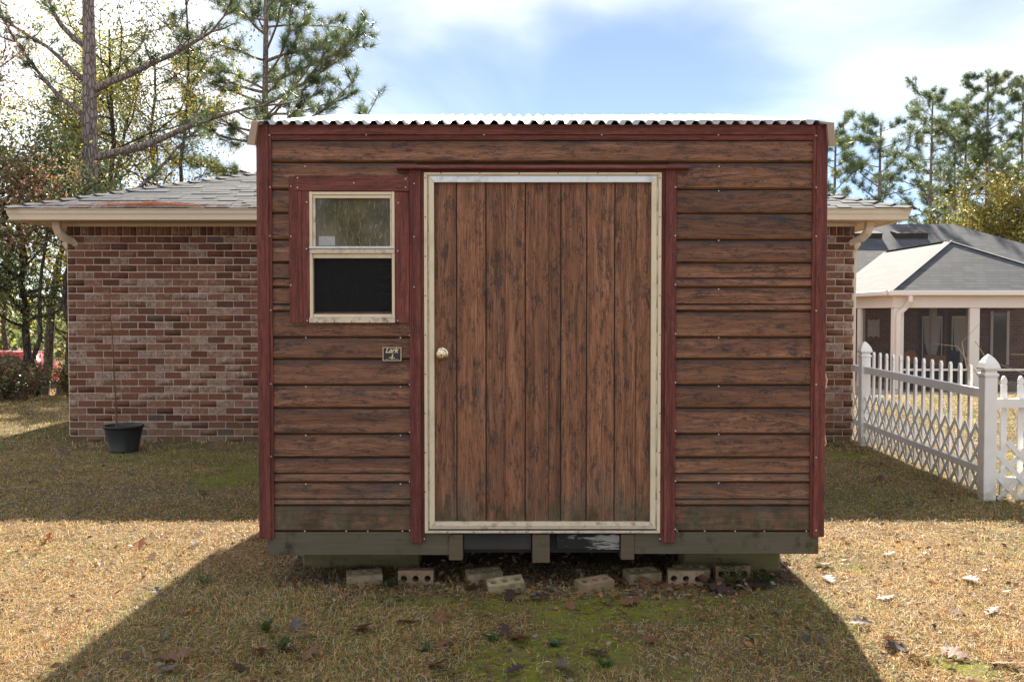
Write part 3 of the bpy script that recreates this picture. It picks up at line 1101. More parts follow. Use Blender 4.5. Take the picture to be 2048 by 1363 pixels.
box('support_block', b0.x, b1.x, 5.42, 5.62, -0.03, zr0 + 0.004, M['block'], shed, 0.006)
b0, b1 = P(1368, 1120, 5.34), P(1560, 1120, 5.34)
box('support_block', b0.x, b1.x, 5.34, 5.54, -0.03, zr0 + 0.004, M['block'], shed, 0.006)
for xx in (XL + 0.25, 0.1, XR - 0.55):
    for yy in (7.0, 8.6):
        box('support_block', xx, xx + 0.4, yy, yy + 0.2, -0.05, zr0 + 0.004, M['block'], shed, 0.006)

# corrugated roof
YR = (YF + YB) / 2
ZR = P(1024, 229.5, YR).z - 0.02
YE = YF - 0.045
ZE = fz(252)
RX0, RX1 = fx(527, 250) - 0.012, fx(1640, 250) + 0.004
per = 0.0713
prof = [(0.0, 0.0), (0.16, 0.0), (0.36, 1.0), (0.64, 1.0), (0.84, 0.0)]
amp = 0.021


def corr_sheet(x0, n, front):
    xs, zs_ = [], []
    for k in range(n):
        for a, h in prof:
            xs.append(x0 + (k + a) * per); zs_.append(h * amp)
    xs.append(x0 + n * per); zs_.append(0.0)
    ys = np.linspace(0, 1, 7)
    V = []
    for t_ in ys:
        if front:
            y, z = YE + (YR - YE) * t_, ZE + (ZR - ZE) * t_
        else:
            y, z = YR + 0.004 + (YB + 0.05 - YR) * t_, ZR + (ZE - ZR) * t_
        sag = random.uniform(-0.0012, 0.0012)
        V += [(x, y, z + h + sag) for x, h in zip(xs, zs_)]
    w = len(xs)
    T = np.array(V)
    B = T.copy(); B[:, 2] -= 0.0016
    fc = []
    n0 = len(T)
    for j in range(len(ys) - 1):
        for i in range(w - 1):
            a = j * w + i
            fc.append((a, a + 1, a + w + 1, a + w))
            fc.append((n0 + a, n0 + a + w, n0 + a + w + 1, n0 + a + 1))
    for i in range(w - 1):
        fc.append((i, n0 + i, n0 + i + 1, i + 1))
    return mesh_np('roof_sheet', np.vstack([T, B]), np.array(fc), [M['roofmetal']])


nper = int(round((RX1 - RX0) / per))
per = (RX1 - RX0) / nper
k = 0
sheets = []
while k < nper:
    n = min(11, nper - k)
    sheets.append(wpart('roof_sheet', corr_sheet(RX0 + k * per, n, True), shed))
    wpart('roof_sheet', corr_sheet(RX0 + k * per, n, False), shed)
    k += n
# roof screws near the ridge and lower down
for k in range(1, nper, 3):
    for t_ in (0.12, 0.86):
        o = wpart('screw', scr_d, shed)
        o.location = (RX0 + (k + 0.5) * per, YE + (YR - YE) * t_, ZE + (ZR - ZE) * t_ + amp + 0.0005)
        o.rotation_euler = (R(-76), 0, 0)
        o.scale = (1.5, 1.5, 1.5)
# rake trim down both gable ends
ra = math.atan2(ZR - ZE, YR - YE)
for (pts, nm) in [([(508, 246.5), (524, 246), (520, 251), (514, 294), (498.5, 293), (506, 258)], 'l'), ([(1640, 247), (1662, 249), (1664, 297), (1651.5, 294), (1648, 252), (1640, 251)], 'r')]:
    poly = [(fx(u, v), fz(v) - ZE) for u, v in pts]
    V, Fc = [], []
    st = [(YE - 0.004, ZE), (YR, ZR), (YB + 0.05, ZE)]
    for (y, z) in st:
        V += [(x, y, z + h) for x, h in poly]
    npz = len(poly)
    bm = bmesh.new()
    vv = [bm.verts.new(v) for v in V]
    bm.faces.new(vv[:npz]); bm.faces.new(vv[-npz:][::-1])
    for s in range(2):
        for i in range(npz):
            j = (i + 1) % npz
            bm.faces.new((vv[s * npz + i], vv[(s + 1) * npz + i], vv[(s + 1) * npz + j], vv[s * npz + j]))
    wpart('rake_trim', bm_mesh(bm, 'rake_trim', M['tan_metal']), shed)

# things dimly seen inside through the screen
bench = thing('workbench', 'plain wooden workbench inside the shed behind the window screen', 'workbench', (-0.85, 7.2, ZB))
box('bench_top', -1.30, -0.40, 7.0, 7.6, 1.18, 1.22, M['joist'], bench)
for bx0 in (-1.26, -0.50):
    for by0 in (7.04, 7.5):
        box('leg', bx0, bx0 + 0.07, by0, by0 + 0.07, ZB, 1.179, M['joist'], bench)
for (nm, lb, x0, x1, z1, colr) in [('storage_box', 'teal box on the workbench inside the shed', -1.25, -1.10, 1.42, (0.05, 0.25, 0.28)), ('paint_tin', 'brick red tin on the workbench inside the shed', -1.06, -0.97, 1.38, (0.35, 0.10, 0.06)), ('white_jug', 'white plastic jug on the workbench inside the shed', -0.72, -0.58, 1.47, (0.55, 0.55, 0.5))]:
    bm = bmesh.new()
    if nm == 'storage_box':
        add_box(bm, x0, x1, 7.1, 7.3, 1.2205, z1 - 0.03, 0.004); add_box(bm, x0 - 0.006, x1 + 0.006, 7.094, 7.306, z1 - 0.029, z1, 0.004)
    else:
        r_ = (x1 - x0) / 2
        pr = [(0.001, 0), (r_, 0.002), (r_, (z1 - 1.22) * 0.7), (r_ * (0.97 if nm == 'paint_tin' else 0.45), (z1 - 1.22) * (0.99 if nm == 'paint_tin' else 0.88)), (r_ * 0.4, z1 - 1.22), (0.001, z1 - 1.22)]
        add_lathe(bm, pr, Matrix.Translation(((x0 + x1) / 2, 7.2, 1.2205)), 18)
    tag(link(nm, bm_mesh(bm, nm, mat_simple(nm + '_paint', colr, 0.5))), lb, 'box' if nm == 'storage_box' else ('tin' if nm == 'paint_tin' else 'jug'))

# pale cord hanging on the shed's right side
cord = Tubes()
xc_ = XR + 0.012
def cz(v): return P(1654, v, YF + 0.03).z
cord.add([(xc_, YF + 0.03, cz(742)), (xc_ + 0.004, YF + 0.03, cz(752)), (xc_ + 0.011, YF + 0.03, cz(760)), (xc_ + 0.006, YF + 0.03, cz(772)), (xc_ + 0.003, YF + 0.03, cz(776))], [0.003, 0.005, 0.005, 0.0045, 0.005], 7)
cord.add([(xc_ + 0.005, YF + 0.03, cz(768)), (xc_ + 0.012, YF + 0.03, cz(775))], [0.004, 0.003], 7)
tag(link('hanging_cord', cord.mesh('hanging_cord', M['rope'])), 'short frayed pale cord hanging beside the right red corner of the shed', 'cord')
cord = Tubes()
cord.add([(xc_ - 0.004, YF + 0.03, cz(862)), (xc_ + 0.002, YF + 0.03, cz(870)), (xc_ + 0.008, YF + 0.03, cz(880)), (xc_ + 0.011, YF + 0.03, cz(886)), (xc_ + 0.006, YF + 0.03, cz(890)), (xc_ - 0.004, YF + 0.03, cz(889.5))], [0.003] * 6, 7)
tag(link('cord_loop', cord.mesh('cord_loop', M['rope'])), 'pale cord loop low beside the right red corner of the shed', 'cord')

# ------------------------------------------------------------------ loose bricks under the door side
def cored_brick_mesh(L=0.196, Wd=0.092, Hh=0.058, r=0.0185, seg=16):
    bm = bmesh.new()
    cw = L / 3
    per_ = []
    for k in range(4):
        per_.append((cw / 2, -Wd / 2 + Wd * k / 4))
    for k in range(4):
        per_.append((cw / 2 - cw * k / 4, Wd / 2))
    for k in range(4):
        per_.append((-cw / 2, Wd / 2 - Wd * k / 4))
    for k in range(4):
        per_.append((-cw / 2 + cw * k / 4, -Wd / 2))
    ang_ = [math.atan2(y, x) for x, y in per_]
    def loop_sq(cx, z):
        return [(cx + x, y, z) for x, y in per_]
    def hole(cx, q, z):
        return (cx + r * math.cos(ang_[q]), r * math.sin(ang_[q]), z)
    vc = {}
    def V(p):
        k = tuple(round(x, 5) for x in p)
        if k not in vc:
            vc[k] = bm.verts.new(p)
        return vc[k]
    for ci in range(3):
        cx = (ci - 1) * cw
        for z in (0, Hh):
            sq = [V(p) for p in loop_sq(cx, z)]
            ci_ = [V(hole(cx, k, z)) for k in range(seg)]
            for k in range(seg):
                j = (k + 1) % seg
                # put cell corners in where the square loop turns
                bm.faces.new((sq[k], sq[j], ci_[j], ci_[k]))
        for k in range(seg):
            j = (k + 1) % seg
            a = [V(hole(cx, q, z)) for q in (k, j) for z in (0, Hh)]
            bm.faces.new((a[0], a[1], a[3], a[2]))
    bm.verts.ensure_lookup_table()
    # outside walls from the boundary edges
    be = [e for e in bm.edges if len(e.link_faces) == 1]
    bot = [e for e in be if e.verts[0].co.z < 1e-6 and e.verts[1].co.z < 1e-6]
    for e in bot:
        a, b_ = e.verts
        bm.faces.new((a, b_, V((b_.co.x, b_.co.y, Hh)), V((a.co.x, a.co.y, Hh))))
    for v in bm.verts:
        v.co += Vector((random.uniform(-1, 1), random.uniform(-1, 1), random.uniform(-1, 1))) * 0.0008
    return bm_mesh(bm, 'loose_brick', None)


def mat_loose(name, c):
    m, n, l, b = mat_new(name, 0.9, 0, 0.1)
    t = NT(m)
    p = t.pos()
    f = t.noise(p, 30, 6, 0.7)
    cc = t.mix(f, tuple(x * 0.75 for x in c), tuple(x * 1.25 for x in c))
    cc = t.mix(t.ramp(t.noise(p, 9, 5, 0.65), [(0.45, 0.0), (0.62, 0.75)]), cc, (0.13, 0.125, 0.055))
    l.new(cc, b.inputs['Base Color'])
    l.new(t.bump(f, 0.4, 0.005), b.inputs['Normal'])
    return m


LB = [mat_loose('loose_brick_pink', (0.30, 0.225, 0.155)), mat_loose('loose_brick_buff', (0.36, 0.29, 0.19)), mat_loose('loose_brick_red', (0.27, 0.18, 0.125))]
# left pixel, right pixel, base pixel, pose, yaw, material, label
BR = [(688, 764, 1171, 'flat', 12, 0, 'pinkish loose brick lying flat beside the green weed under the shed wall'),
      (795, 869, 1171, 'edge', -2, 2, 'loose brick on edge, three holes facing out, below the left door batten'),
      (932, 1003, 1168, 'flat', 14, 0, 'shadowed loose brick partly behind a mossy buff brick'),
      (972, 1050, 1184, 'tilt', 10, 1, 'mossy buff loose brick tilted in front of another brick'),
      (1152, 1228, 1185, 'flat', 27, 2, 'loose brick turned at an angle with holes up, nearest the moss'),
      (1250, 1322, 1166, 'flat', 20, 1, 'buff loose brick lying holes up behind fallen leaves'),
      (1334, 1412, 1172, 'edge', -3, 0, 'pale loose brick on edge with three dark holes beside the oak leaves'),
      (1350, 1420, 1160, 'flat', 4, 1, 'buff loose brick lying hidden behind the pale brick on edge'),
      (1428, 1502, 1162, 'edge', 2, 2, 'loose brick on edge half hidden behind green weeds')]
for (u0, u1, vb, pose, yaw, mi, lab) in BR:
    me = cored_brick_mesh()
    me.materials.append(LB[mi])
    g0 = G((u0 + u1) / 2, vb)
    z0 = float(gz(g0.x, g0.y)) - 0.004
    o = link('loose_brick', me)
    if pose == 'flat':
        o.location = (g0.x, g0.y + 0.05, z0 + 0.008); o.rotation_euler = (R(7), R(random.uniform(-3, 3)), R(yaw))
    elif pose == 'tilt':
        o.location = (g0.x, g0.y + 0.045, z0 + 0.006); o.rotation_euler = (R(13), R(-5), R(yaw))
    else:
        o.location = (g0.x, g0.y + 0.058, z0 + 0.046); o.rotation_euler = (R(90), R(random.uniform(-1.5, 1.5)), R(yaw))
    tag(o, lab, 'brick', 'loose bricks under the shed front')

# ------------------------------------------------------------------ the brick house
YH = 10.8
HX0, HX1 = P(136, 650, YH).x, P(1708, 650, YH).x
HD = 9.0
house = thing('brick_house', 'low brick house with grey shingled hip roof behind the shed', 'house', ((HX0 + HX1) / 2, YH + HD / 2, 0))
z_sol0, z_sol1 = P(300, 472, YH).z, P(300, 447.5, YH).z
ZW = z_sol1
wall = box('wall', HX0 + 0.006, HX1 - 0.006, YH + 0.006, YH + 0.20, -0.30, ZW, M['mortar'], house)
box('side_wall', HX0 + 0.004, HX0 + 0.2, YH + 0.202, YH + HD, -0.6, ZW, M['bricktex'], house)
box('side_wall', HX1 - 0.2, HX1 - 0.004, YH + 0.202, YH + HD, -0.6, ZW, M['bricktex'], house)
box('rear_wall', HX0 + 0.202, HX1 - 0.202, YH + HD - 0.2, YH + HD - 0.002, -0.6, ZW, M['bricktex'], house)

PAL = [((0.150, 0.062, 0.040), 0.08, 36), ((0.182, 0.084, 0.053), 0.26, 28), ((0.112, 0.050, 0.036), 0.0, 16), ((0.195, 0.100, 0.068), 0.44, 16), ((0.095, 0.064, 0.054), 0.10, 3), ((0.200, 0.118, 0.090), 0.52, 5)]
PW = [p[2] for p in PAL]


def unit_brick(seed):
    random.seed(seed)
    bm = bmesh.new()
    add_box(bm, -0.5, 0.5, 0.0, 1.0, -0.5, 0.5)
    me = bpy.data.meshes.new('brick')
    for v in bm.verts:
        v.co.x += random.uniform(-0.012, 0.012); v.co.z += random.uniform(-0.03, 0.03); v.co.y += random.uniform(-0.05, 0.03)
    bmesh.ops.recalc_face_normals(bm, faces=bm.faces)
    bm.to_mesh(me); bm.free()
    me.materials.append(M['brick'])
    return me


UB = [unit_brick(s) for s in range(6)]
random.seed(21)
CH, BP = 0.0832, 0.2035
parts, rest = [], []
zc = z_sol0 - CH / 2
row = 0
while zc > -0.10:
    off = (row % 2) * BP / 2 + 0.0
    x = HX0 - off
    while x < HX1:
        a, b_ = max(x, HX0), min(x + BP, HX1)
        if b_ - a > 0.05:
            parts.append(((a + b_) / 2, zc, b_ - a - 0.013, CH - 0.0135))
        x += BP
    zc -= CH
    row += 1
x = HX0
SP = 0.0815
while x < HX1 - 0.03:
    b_ = min(x + SP, HX1)
    parts.append(((x + b_) / 2, (z_sol0 + z_sol1) / 2, b_ - x - 0.011, z_sol1 - z_sol0 - 0.010))
    x += SP


def vis(p):
    u = p[0] / YH * F_PX + CX
    return (u < 545) or (u > 1630)


random.shuffle(parts)
vparts = [p for p in parts if vis(p)]
hid = [p for p in parts if not vis(p)]
vparts.sort(key=lambda p: -(p[2] * p[3]))
rest = vparts[296:] + hid
bv, bf, bc, bw = [], [], [], []
for k, p in enumerate(vparts[:296]):
    c, wsh, _ = random.choices(PAL, PW)[0]
    # paler washed bricks gather in the lower middle of the wall
    if 0.35 < p[1] < 1.75 and random.random() < 0.14:
        c, wsh = PAL[3][0], 0.48
    o = wpart('brick', UB[k % 6], wall)
    o.location = (p[0], YH - random.uniform(0.000, 0.004), p[1])
    o.scale = (p[2], 0.03, p[3])
    s = random.uniform(0.85, 1.15)
    o.color = (c[0] * s, c[1] * s, c[2] * s, wsh)
unitv = [np.array([v.co[:] for v in m_.vertices]) for m_ in UB]
unitf = [np.array([list(q.vertices) for q in m_.polygons]) for m_ in UB]
for k, p in enumerate(rest):
    c, wsh, _ = random.choices(PAL, PW)[0]
    if 0.35 < p[1] < 1.75 and random.random() < 0.14:
        c, wsh = PAL[3][0], 0.48
    s = random.uniform(0.85, 1.15)
    v = unitv[k % 6] * np.array([p[2], 0.03, p[3]]) + np.array([p[0], YH - random.uniform(0, 0.004), p[1]])
    bf.append(unitf[k % 6] + len(bv) * 8)
    bv.append(v); bc.append(np.tile(np.array(c) * s, (8, 1))); bw.append(np.full(8, wsh))
o = wpart('brickwork', mesh_np('brickwork', np.vstack(bv), np.vstack(bf), [M['brick_attr']], col=np.vstack(bc), flt={'wash': np.concatenate(bw)}), wall)
o['kind'] = 'stuff'

# eaves: soffit, gutter swept round the house, roof
OV = 0.46
EX0, EX1, EY0, EY1 = HX0 - OV, HX1 + OV, YH - OV, YH + HD + OV
ZG1 = P(300, 415.5, EY0).z            # gutter top
ZS = ZW + 0.012
soff = box('soffit', EX0 + 0.02, EX1 - 0.02, EY0 + 0.02, EY1 - 0.02, ZS - 0.008, ZS + 0.004, M['soffit'], house)
for k in range(int((EX1 - EX0) / 0.10)):
    xk = EX0 + 0.06 + k * 0.10
    if xk > EX1 - 0.06:
        break
    if vis((xk,)) or True:
        box('soffit_rib', xk, xk + 0.006, EY0 + 0.05, YH - 0.006, ZS - 0.0115, ZS - 0.0075, M['soffit'], soff)
box('frieze_board', HX0 - 0.012, HX1 + 0.012, YH - 0.014, YH - 0.0065, ZS - 0.045, ZS - 0.009, M['beige'], house)
gp = [(0.0, 0.0), (0.0, 0.125), (0.012, 0.125), (0.018, 0.005), (0.055, 0.004), (0.075, 0.010), (0.088, 0.050), (0.098, 0.075), (0.100, 0.112), (0.106, 0.122), (0.112, 0.122), (0.112, 0.128), (0.098, 0.129), (0.094, 0.112), (0.092, 0.078), (0.070, 0.018), (0.020, 0.010), (0.014, 0.128)]
gp = [(0.0, 0.0), (0.062, 0.0), (0.072, 0.012), (0.080, 0.055), (0.092, 0.078), (0.096, 0.108), (0.108, 0.114), (0.108, 0.134), (0.100, 0.134), (0.098, 0.122), (0.090, 0.116), (0.084, 0.082), (0.066, 0.020), (0.010, 0.010), (0.010, 0.134), (0.0, 0.134)]
corners = [(EX0, EY0, -1, -1), (EX1, EY0, 1, -1), (EX1, EY1, 1, 1), (EX0, EY1, -1, 1)]
zg0 = ZG1 - 0.134
for s in range(4):
    c0, c1 = corners[s], corners[(s + 1) % 4]
    bm = bmesh.new()
    A = [bm.verts.new((c0[0] + c0[2] * (a - 0.10), c0[1] + c0[3] * (a - 0.10), zg0 + h)) for a, h in gp]
    B = [bm.verts.new((c1[0] + c1[2] * (a - 0.10), c1[1] + c1[3] * (a - 0.10), zg0 + h)) for a, h in gp]
    n = len(gp)
    for i in range(n):
        j = (i + 1) % n
        bm.faces.new((A[i], A[j], B[j], B[i]))
    wpart('gutter', bm_mesh(bm, 'gutter', M['beige']), house)
bm = bmesh.new()
for (x0, x1, y0, y1) in [(EX0 + 0.03, EX1 - 0.03, EY0 + 0.085, EY0 + 0.099), (EX0 + 0.085, EX0 + 0.099, EY0 + 0.10, EY1 - 0.10), (EX1 - 0.099, EX1 - 0.085, EY0 + 0.10, EY1 - 0.10)]:
    add_box(bm, x0, x1, y0, y1, ZS - 0.006, ZG1 - 0.01)
wpart('fascia', bm_mesh(bm, 'fascia', M['beige']), house)

PT = 0.325                                # roof pitch
RY0 = EY0 - 0.005
zroof0 = ZG1 - 0.004


def roof_pt(x, y):
    """height of the front slope"""
    return zroof0 + (y - RY0) * PT


halfd = (EY1 - EY0) / 2
yridge = RY0 + halfd
bm = bmesh.new()
rx0, rx1 = EX0 - 0.005, EX1 + 0.005
zrid = zroof0 + halfd * PT
vs = [bm.verts.new(p) for p in [(rx0, RY0, zroof0), (rx1, RY0, zroof0), (rx1, EY1, zroof0), (rx0, EY1, zroof0), (rx0 + halfd, yridge, zrid), (rx1 - halfd, yridge, zrid)]]
for f in [(0, 1, 5, 4), (1, 2, 5), (2, 3, 4, 5), (3, 0, 4)]:
    bm.faces.new([vs[i] for i in f])
bmesh.ops.solidify(bm, geom=bm.faces[:], thickness=0.015)
roof = wpart('roof', bm_mesh(bm, 'roof', M['shingle_far']), house)
for v in roof.data.vertices:
    v.co.z -= 0.012


def shingle_unit():
    bm = bmesh.new()
    add_box(bm, -0.5, 0.5, 0, 1, 0, 1)
    me = bm_mesh(bm, 'shingle', M['shingle_obj'])
    return me


SU = shingle_unit()
su_v = np.array([v.co[:] for v in SU.vertices]); su_f = np.array([list(q.vertices) for q in SU.polygons])
EXPO = 0.128
nrow = int(halfd / EXPO)
sv, sf, scl = [], [], []
sang = math.atan(PT)
count = 0
for r_ in range(nrow):
    y = RY0 - 0.012 + r_ * EXPO
    inset = max(0.0, r_ * EXPO)
    xl, xr = rx0 + inset, rx1 - inset
    if xr - xl < 0.2:
        break
    x = xl + 0.0
    while x < xr - 0.03:
        wdt = min(random.choice([0.12, 0.15, 0.18, 0.22, 0.27]), xr - x)
        thick = random.choice([0.005, 0.006, 0.011, 0.012])
        g_ = random.uniform(0.070, 0.095)
        c = (g_ * 0.90, g_ * 0.97, g_ * 1.10)
        cxm = x + wdt / 2
        z = roof_pt(cxm, y) + 0.001
        u = cxm / (y + 0.1) * F_PX + CX
        seen = (u < 535 or u > 1650) and r_ < 19
        if seen and count < 292:
            o = wpart('shingle', SU, roof)
            o.location = (cxm, y, z); o.scale = (wdt - 0.004, EXPO * 1.10, thick); o.rotation_euler = (sang - 0.02, 0, 0)
            o.color = (*c, 1)
            count += 1
        else:
            v = su_v * np.array([wdt - 0.004, EXPO * 1.10, thick])
            ca, sa = math.cos(sang - 0.02), math.sin(sang - 0.02)
            v = np.stack([v[:, 0] + cxm, y + v[:, 1] * ca - v[:, 2] * sa, z + v[:, 1] * sa + v[:, 2] * ca], 1)
            sf.append(su_f + 8 * len(sv)); sv.append(v); scl.append(np.tile(np.array(c), (8, 1)))
        x += wdt
o = wpart('shingle_field', mesh_np('shingle_field', np.vstack(sv), np.vstack(sf), [M['shingle']], col=np.vstack(scl)), roof)
o['kind'] = 'stuff'
# hip caps
for (cx0, sgn) in ((rx0, 1), (rx1, -1)):
    d = Vector((sgn * 1.0, 1.0, PT)).normalized()
    side = Vector((0.7071, -0.7071 * sgn, 0))
    L_ = halfd * math.sqrt(2 + PT * PT)
    k = 0
    while k * 0.2 < L_ - 0.2:
        p0 = Vector((cx0, RY0, zroof0 + 0.014)) + d * (k * 0.2)
        p1 = p0 + d * 0.235 - Vector((0, 0, 0.012))
        p0 = p0 + Vector((0, 0, 0.012))
        bm = bmesh.new()
        vs = []
        for p in (p0, p1):
            for (s, dz) in ((-0.12, -0.030), (0, 0.0), (0.12, -0.030)):
                vs.append(bm.verts.new(p + side * s + Vector((0, 0, dz))))
        vs2 = [bm.verts.new(v.co - Vector((0, 0, 0.007))) for v in vs]
        for a in (0, 1):
            bm.faces.new((vs[a], vs[a + 1], vs[a + 4], vs[a + 3]))
            bm.faces.new((vs2[a], vs2[a + 3], vs2[a + 4], vs2[a + 1]))
            bm.faces.new((vs[a], vs2[a], vs2[a + 1], vs[a + 1]))
        bm.faces.new((vs[0], vs[3], vs2[3], vs2[0])); bm.faces.new((vs[2], vs2[2], vs2[5], vs[5]))
        oo = wpart('hip_shingle', bm_mesh(bm, 'hip_shingle', M['shingle_obj']), roof)
        g_ = random.uniform(0.075, 0.10)
        oo.color = (g_, g_, g_ * 1.03, 1)
        k += 1

# downspout elbows at both front corners
def rect_sweep(name, pts, w, d_, parent, mat):
    bm = bmesh.new()
    rings = []
    for i, p in enumerate(pts):
        p = Vector(p)
        t_ = (Vector(pts[min(i + 1, len(pts) - 1)]) - Vector(pts[max(i - 1, 0)])).normalized()
        a = t_.cross(Vector((0.0, 1.0, 0.0)))
        if a.length < 0.1:
            a = Vector((1, 0, 0))
        a.normalize()
        b_ = t_.cross(a).normalized()
        rings.append([bm.verts.new(p + a * (sx * w / 2) + b_ * (sy * d_ / 2)) for sx, sy in ((-1, -.7), (-.7, -1), (.7, -1), (1, -.7), (1, .7), (.7, 1), (-.7, 1), (-1, .7))])
    for a, b_ in zip(rings, rings[1:]):
        for k in range(8):
            j = (k + 1) % 8
            bm.faces.new((a[k], a[j], b_[j], b_[k]))
    return wpart(name, bm_mesh(bm, name, mat), parent)


for sgn, x_g in ((1, P(114, 450, 10.62).x), (-1, P(1738, 450, 10.62).x)):
    xw = (HX0 - 0.05) if sgn > 0 else (HX1 + 0.05)
    pts = [(x_g, 10.62, ZS + 0.06), (x_g, 10.62, ZS - 0.07), (x_g + sgn * 0.012, 10.64, ZS - 0.13), (x_g + sgn * 0.05, 10.70, ZS - 0.185), (x_g + sgn * 0.12, 10.80, ZS - 0.225), (xw - sgn * 0.02, 10.93, ZS - 0.25), (xw, 11.0, ZS - 0.30), (xw, 11.02, ZS - 0.40), (xw, 11.02, 0.05)]
    rect_sweep('downspout', pts, 0.088, 0.065, house, M['beige'])

# pine straw caught on the roof above the gutter
tb_v, tb_f = [], []
for k in range(520):
    u = random.gauss(300, 62) if k < 400 else random.uniform(70, 520)
    y = RY0 + abs(random.gauss(0, 0.07)) + 0.01
    x = (u - CX) / F_PX * y
    z = roof_pt(x, y) + 0.015 + random.uniform(0, 0.035) * max(0.0, 1 - abs(u - 300) / 130)
    a = random.gauss(0, 0.35) + (math.pi if random.random() < .5 else 0)
    L_ = random.uniform(0.08, 0.20)
    dx, dy, dz = math.cos(a) * L_, math.sin(a) * L_ * 0.6, random.gauss(0, 0.03) * (2.2 if random.random() < 0.06 else 1)
    i = len(tb_v)
    tb_v += [(x, y, z - 0.0015), (x, y, z + 0.0015), (x + dx, y + dy, max(z + dz, roof_pt(x, y + dy) + 0.012))]
    tb_f.append((i, i + 1, i + 2))
o = link('pine_straw', mesh_np('pine_straw', np.array(tb_v), np.array(tb_f), [M['straw']]))
o['kind'] = 'stuff'
tag(o, 'rust coloured drift of pine straw lying along the house roof edge', 'pine straw')

# ------------------------------------------------------------------ flower pot and bare sapling
pc = G(248, 910)
pc.z = float(gz(pc.x, pc.y + 0.2))
POT_S = 0.86
pc.x *= (pc.y + 0.23) / pc.y
pot = thing('flower_pot', 'black plastic flower pot standing on the grass against the brick wall', 'pot', (pc.x, pc.y + 0.23, pc.z))
bm = bmesh.new()
add_lathe(bm, [(0.001, 0.012), (0.165, 0.0), (0.172, 0.004), (0.176, 0.035), (0.172, 0.042), (0.226, 0.272), (0.228, 0.285)], Matrix.Identity(4), 32)
link('pot_body', bm_mesh(bm, 'pot_body', M['pot'], True), pot)
bm = bmesh.new()
add_lathe(bm, [(0.226, 0.284), (0.244, 0.288), (0.247, 0.312), (0.243, 0.318), (0.226, 0.316), (0.222, 0.25)], Matrix.Identity(4), 32)
link('pot_rim', bm_mesh(bm, 'pot_rim', M['pot'], True), pot)
bm = bmesh.new()
add_lathe(bm, [(0.001, 0.290), (0.12, 0.286), (0.223, 0.272)], Matrix.Identity(4), 24)
link('soil', bm_mesh(bm, 'soil', M['soil'], True), pot)
pot.scale = (POT_S, POT_S, 0.93)
sap = Tubes()
hs = 1.55
pts = [(-0.075, 0, 0.27), (-0.082, 0.01, 0.5), (-0.095, 0.0, 0.8), (-0.10, -0.01, 1.1), (-0.118, 0.0, 1.4), (-0.135, 0.0, 1.62), (-0.14, 0.0, 1.82)]
sap.add(pts, [0.009, 0.008, 0.007, 0.006, 0.005, 0.0035, 0.002], 6)
for (a, b_, r_) in [((-0.085, 0, 0.42), (-0.20, 0.02, 0.55), .004), ((-0.20, 0.02, .55), (-0.235, 0, 1.05), .003), ((-0.088, 0, 0.55), (-0.02, .02, 0.40), .003), ((0.03, 0, 0.28), (0.09, 0.02, 0.42), .003), ((0.06, 0, .28), (0.15, 0, .36), .003)]:
    sap.add([a, ((a[0] + b_[0]) / 2 - 0.01, a[1], (a[2] + b_[2]) / 2), b_], [r_, r_ * 0.8, r_ * 0.5], 5)
o = link('bare_sapling', sap.mesh('bare_sapling', M['twig']), None, (pc.x, pc.y + 0.23, pc.z))
tag(o, 'thin leafless sapling standing upright in the black flower pot', 'sapling')

# ------------------------------------------------------------------ white picket fence
def fence_post(parent, x, y, top, s=0.102, cap=True):
    g_ = float(gz(x, y))
    box('post', x - s / 2, x + s / 2, y - s / 2, y + s / 2, g_ - 0.1, top, M['white'], parent, 0.004)
    bm = bmesh.new()
    prof_ = [(0.058, 0.0), (0.058, 0.018), (0.044, 0.030), (0.046, 0.040), (0.064, 0.055), (0.066, 0.066), (0.054, 0.105), (0.034, 0.140), (0.012, 0.166), (0.001, 0.172)]
    rings = []
    for r_, h in prof_:
        rings.append([bm.verts.new((x + sx * r_, y + sy * r_, top - 0.002 + h)) for sx, sy in ((-1, -1), (1, -1), (1, 1), (-1, 1))])
    for a, b_ in zip(rings, rings[1:]):
        for k in range(4):
            j = (k + 1) % 4
            bm.faces.new((a[k], a[j], b_[j], b_[k]))
    bm.faces.new(rings[0][::-1])
    bm.faces.new(rings[-1])
    wpart('post_cap', bm_mesh(bm, 'post_cap', M['white']), parent)


def bar_between(parent, name, A, B, wid, hgt, mat=None):
    """box of width wid (horizontal, across) and height hgt from A to B"""
    A, B = Vector(A), Vector(B)
    d = (B - A).normalized()
    s = d.cross(Vector((0, 0, 1))).normalized() * (wid / 2)
    up = s.cross(d).normalized() * (hgt / 2)
    bm = bmesh.new()
    va = [bm.verts.new(A + s * i + up * j) for i, j in ((-1, -1), (1, -1), (1, 1), (-1, 1))]
    vb = [bm.verts.new(B + s * i + up * j) for i, j in ((-1, -1), (1, -1), (1, 1), (-1, 1))]
    bm.faces.new(va[::-1]); bm.faces.new(vb)
    for k in range(4):
        j = (k + 1) % 4
        bm.faces.new((va[k], va[j], vb[j], vb[k]))
    bmesh.ops.recalc_face_normals(bm, faces=bm.faces)
    bmesh.ops.bevel(bm, geom=[e for e in bm.edges if len({v in va for v in e.verts}) == 1 and False], offset=0.002, affect='EDGES') if False else None
    return wpart(name, bm_mesh(bm, name, mat or M['white']), parent)


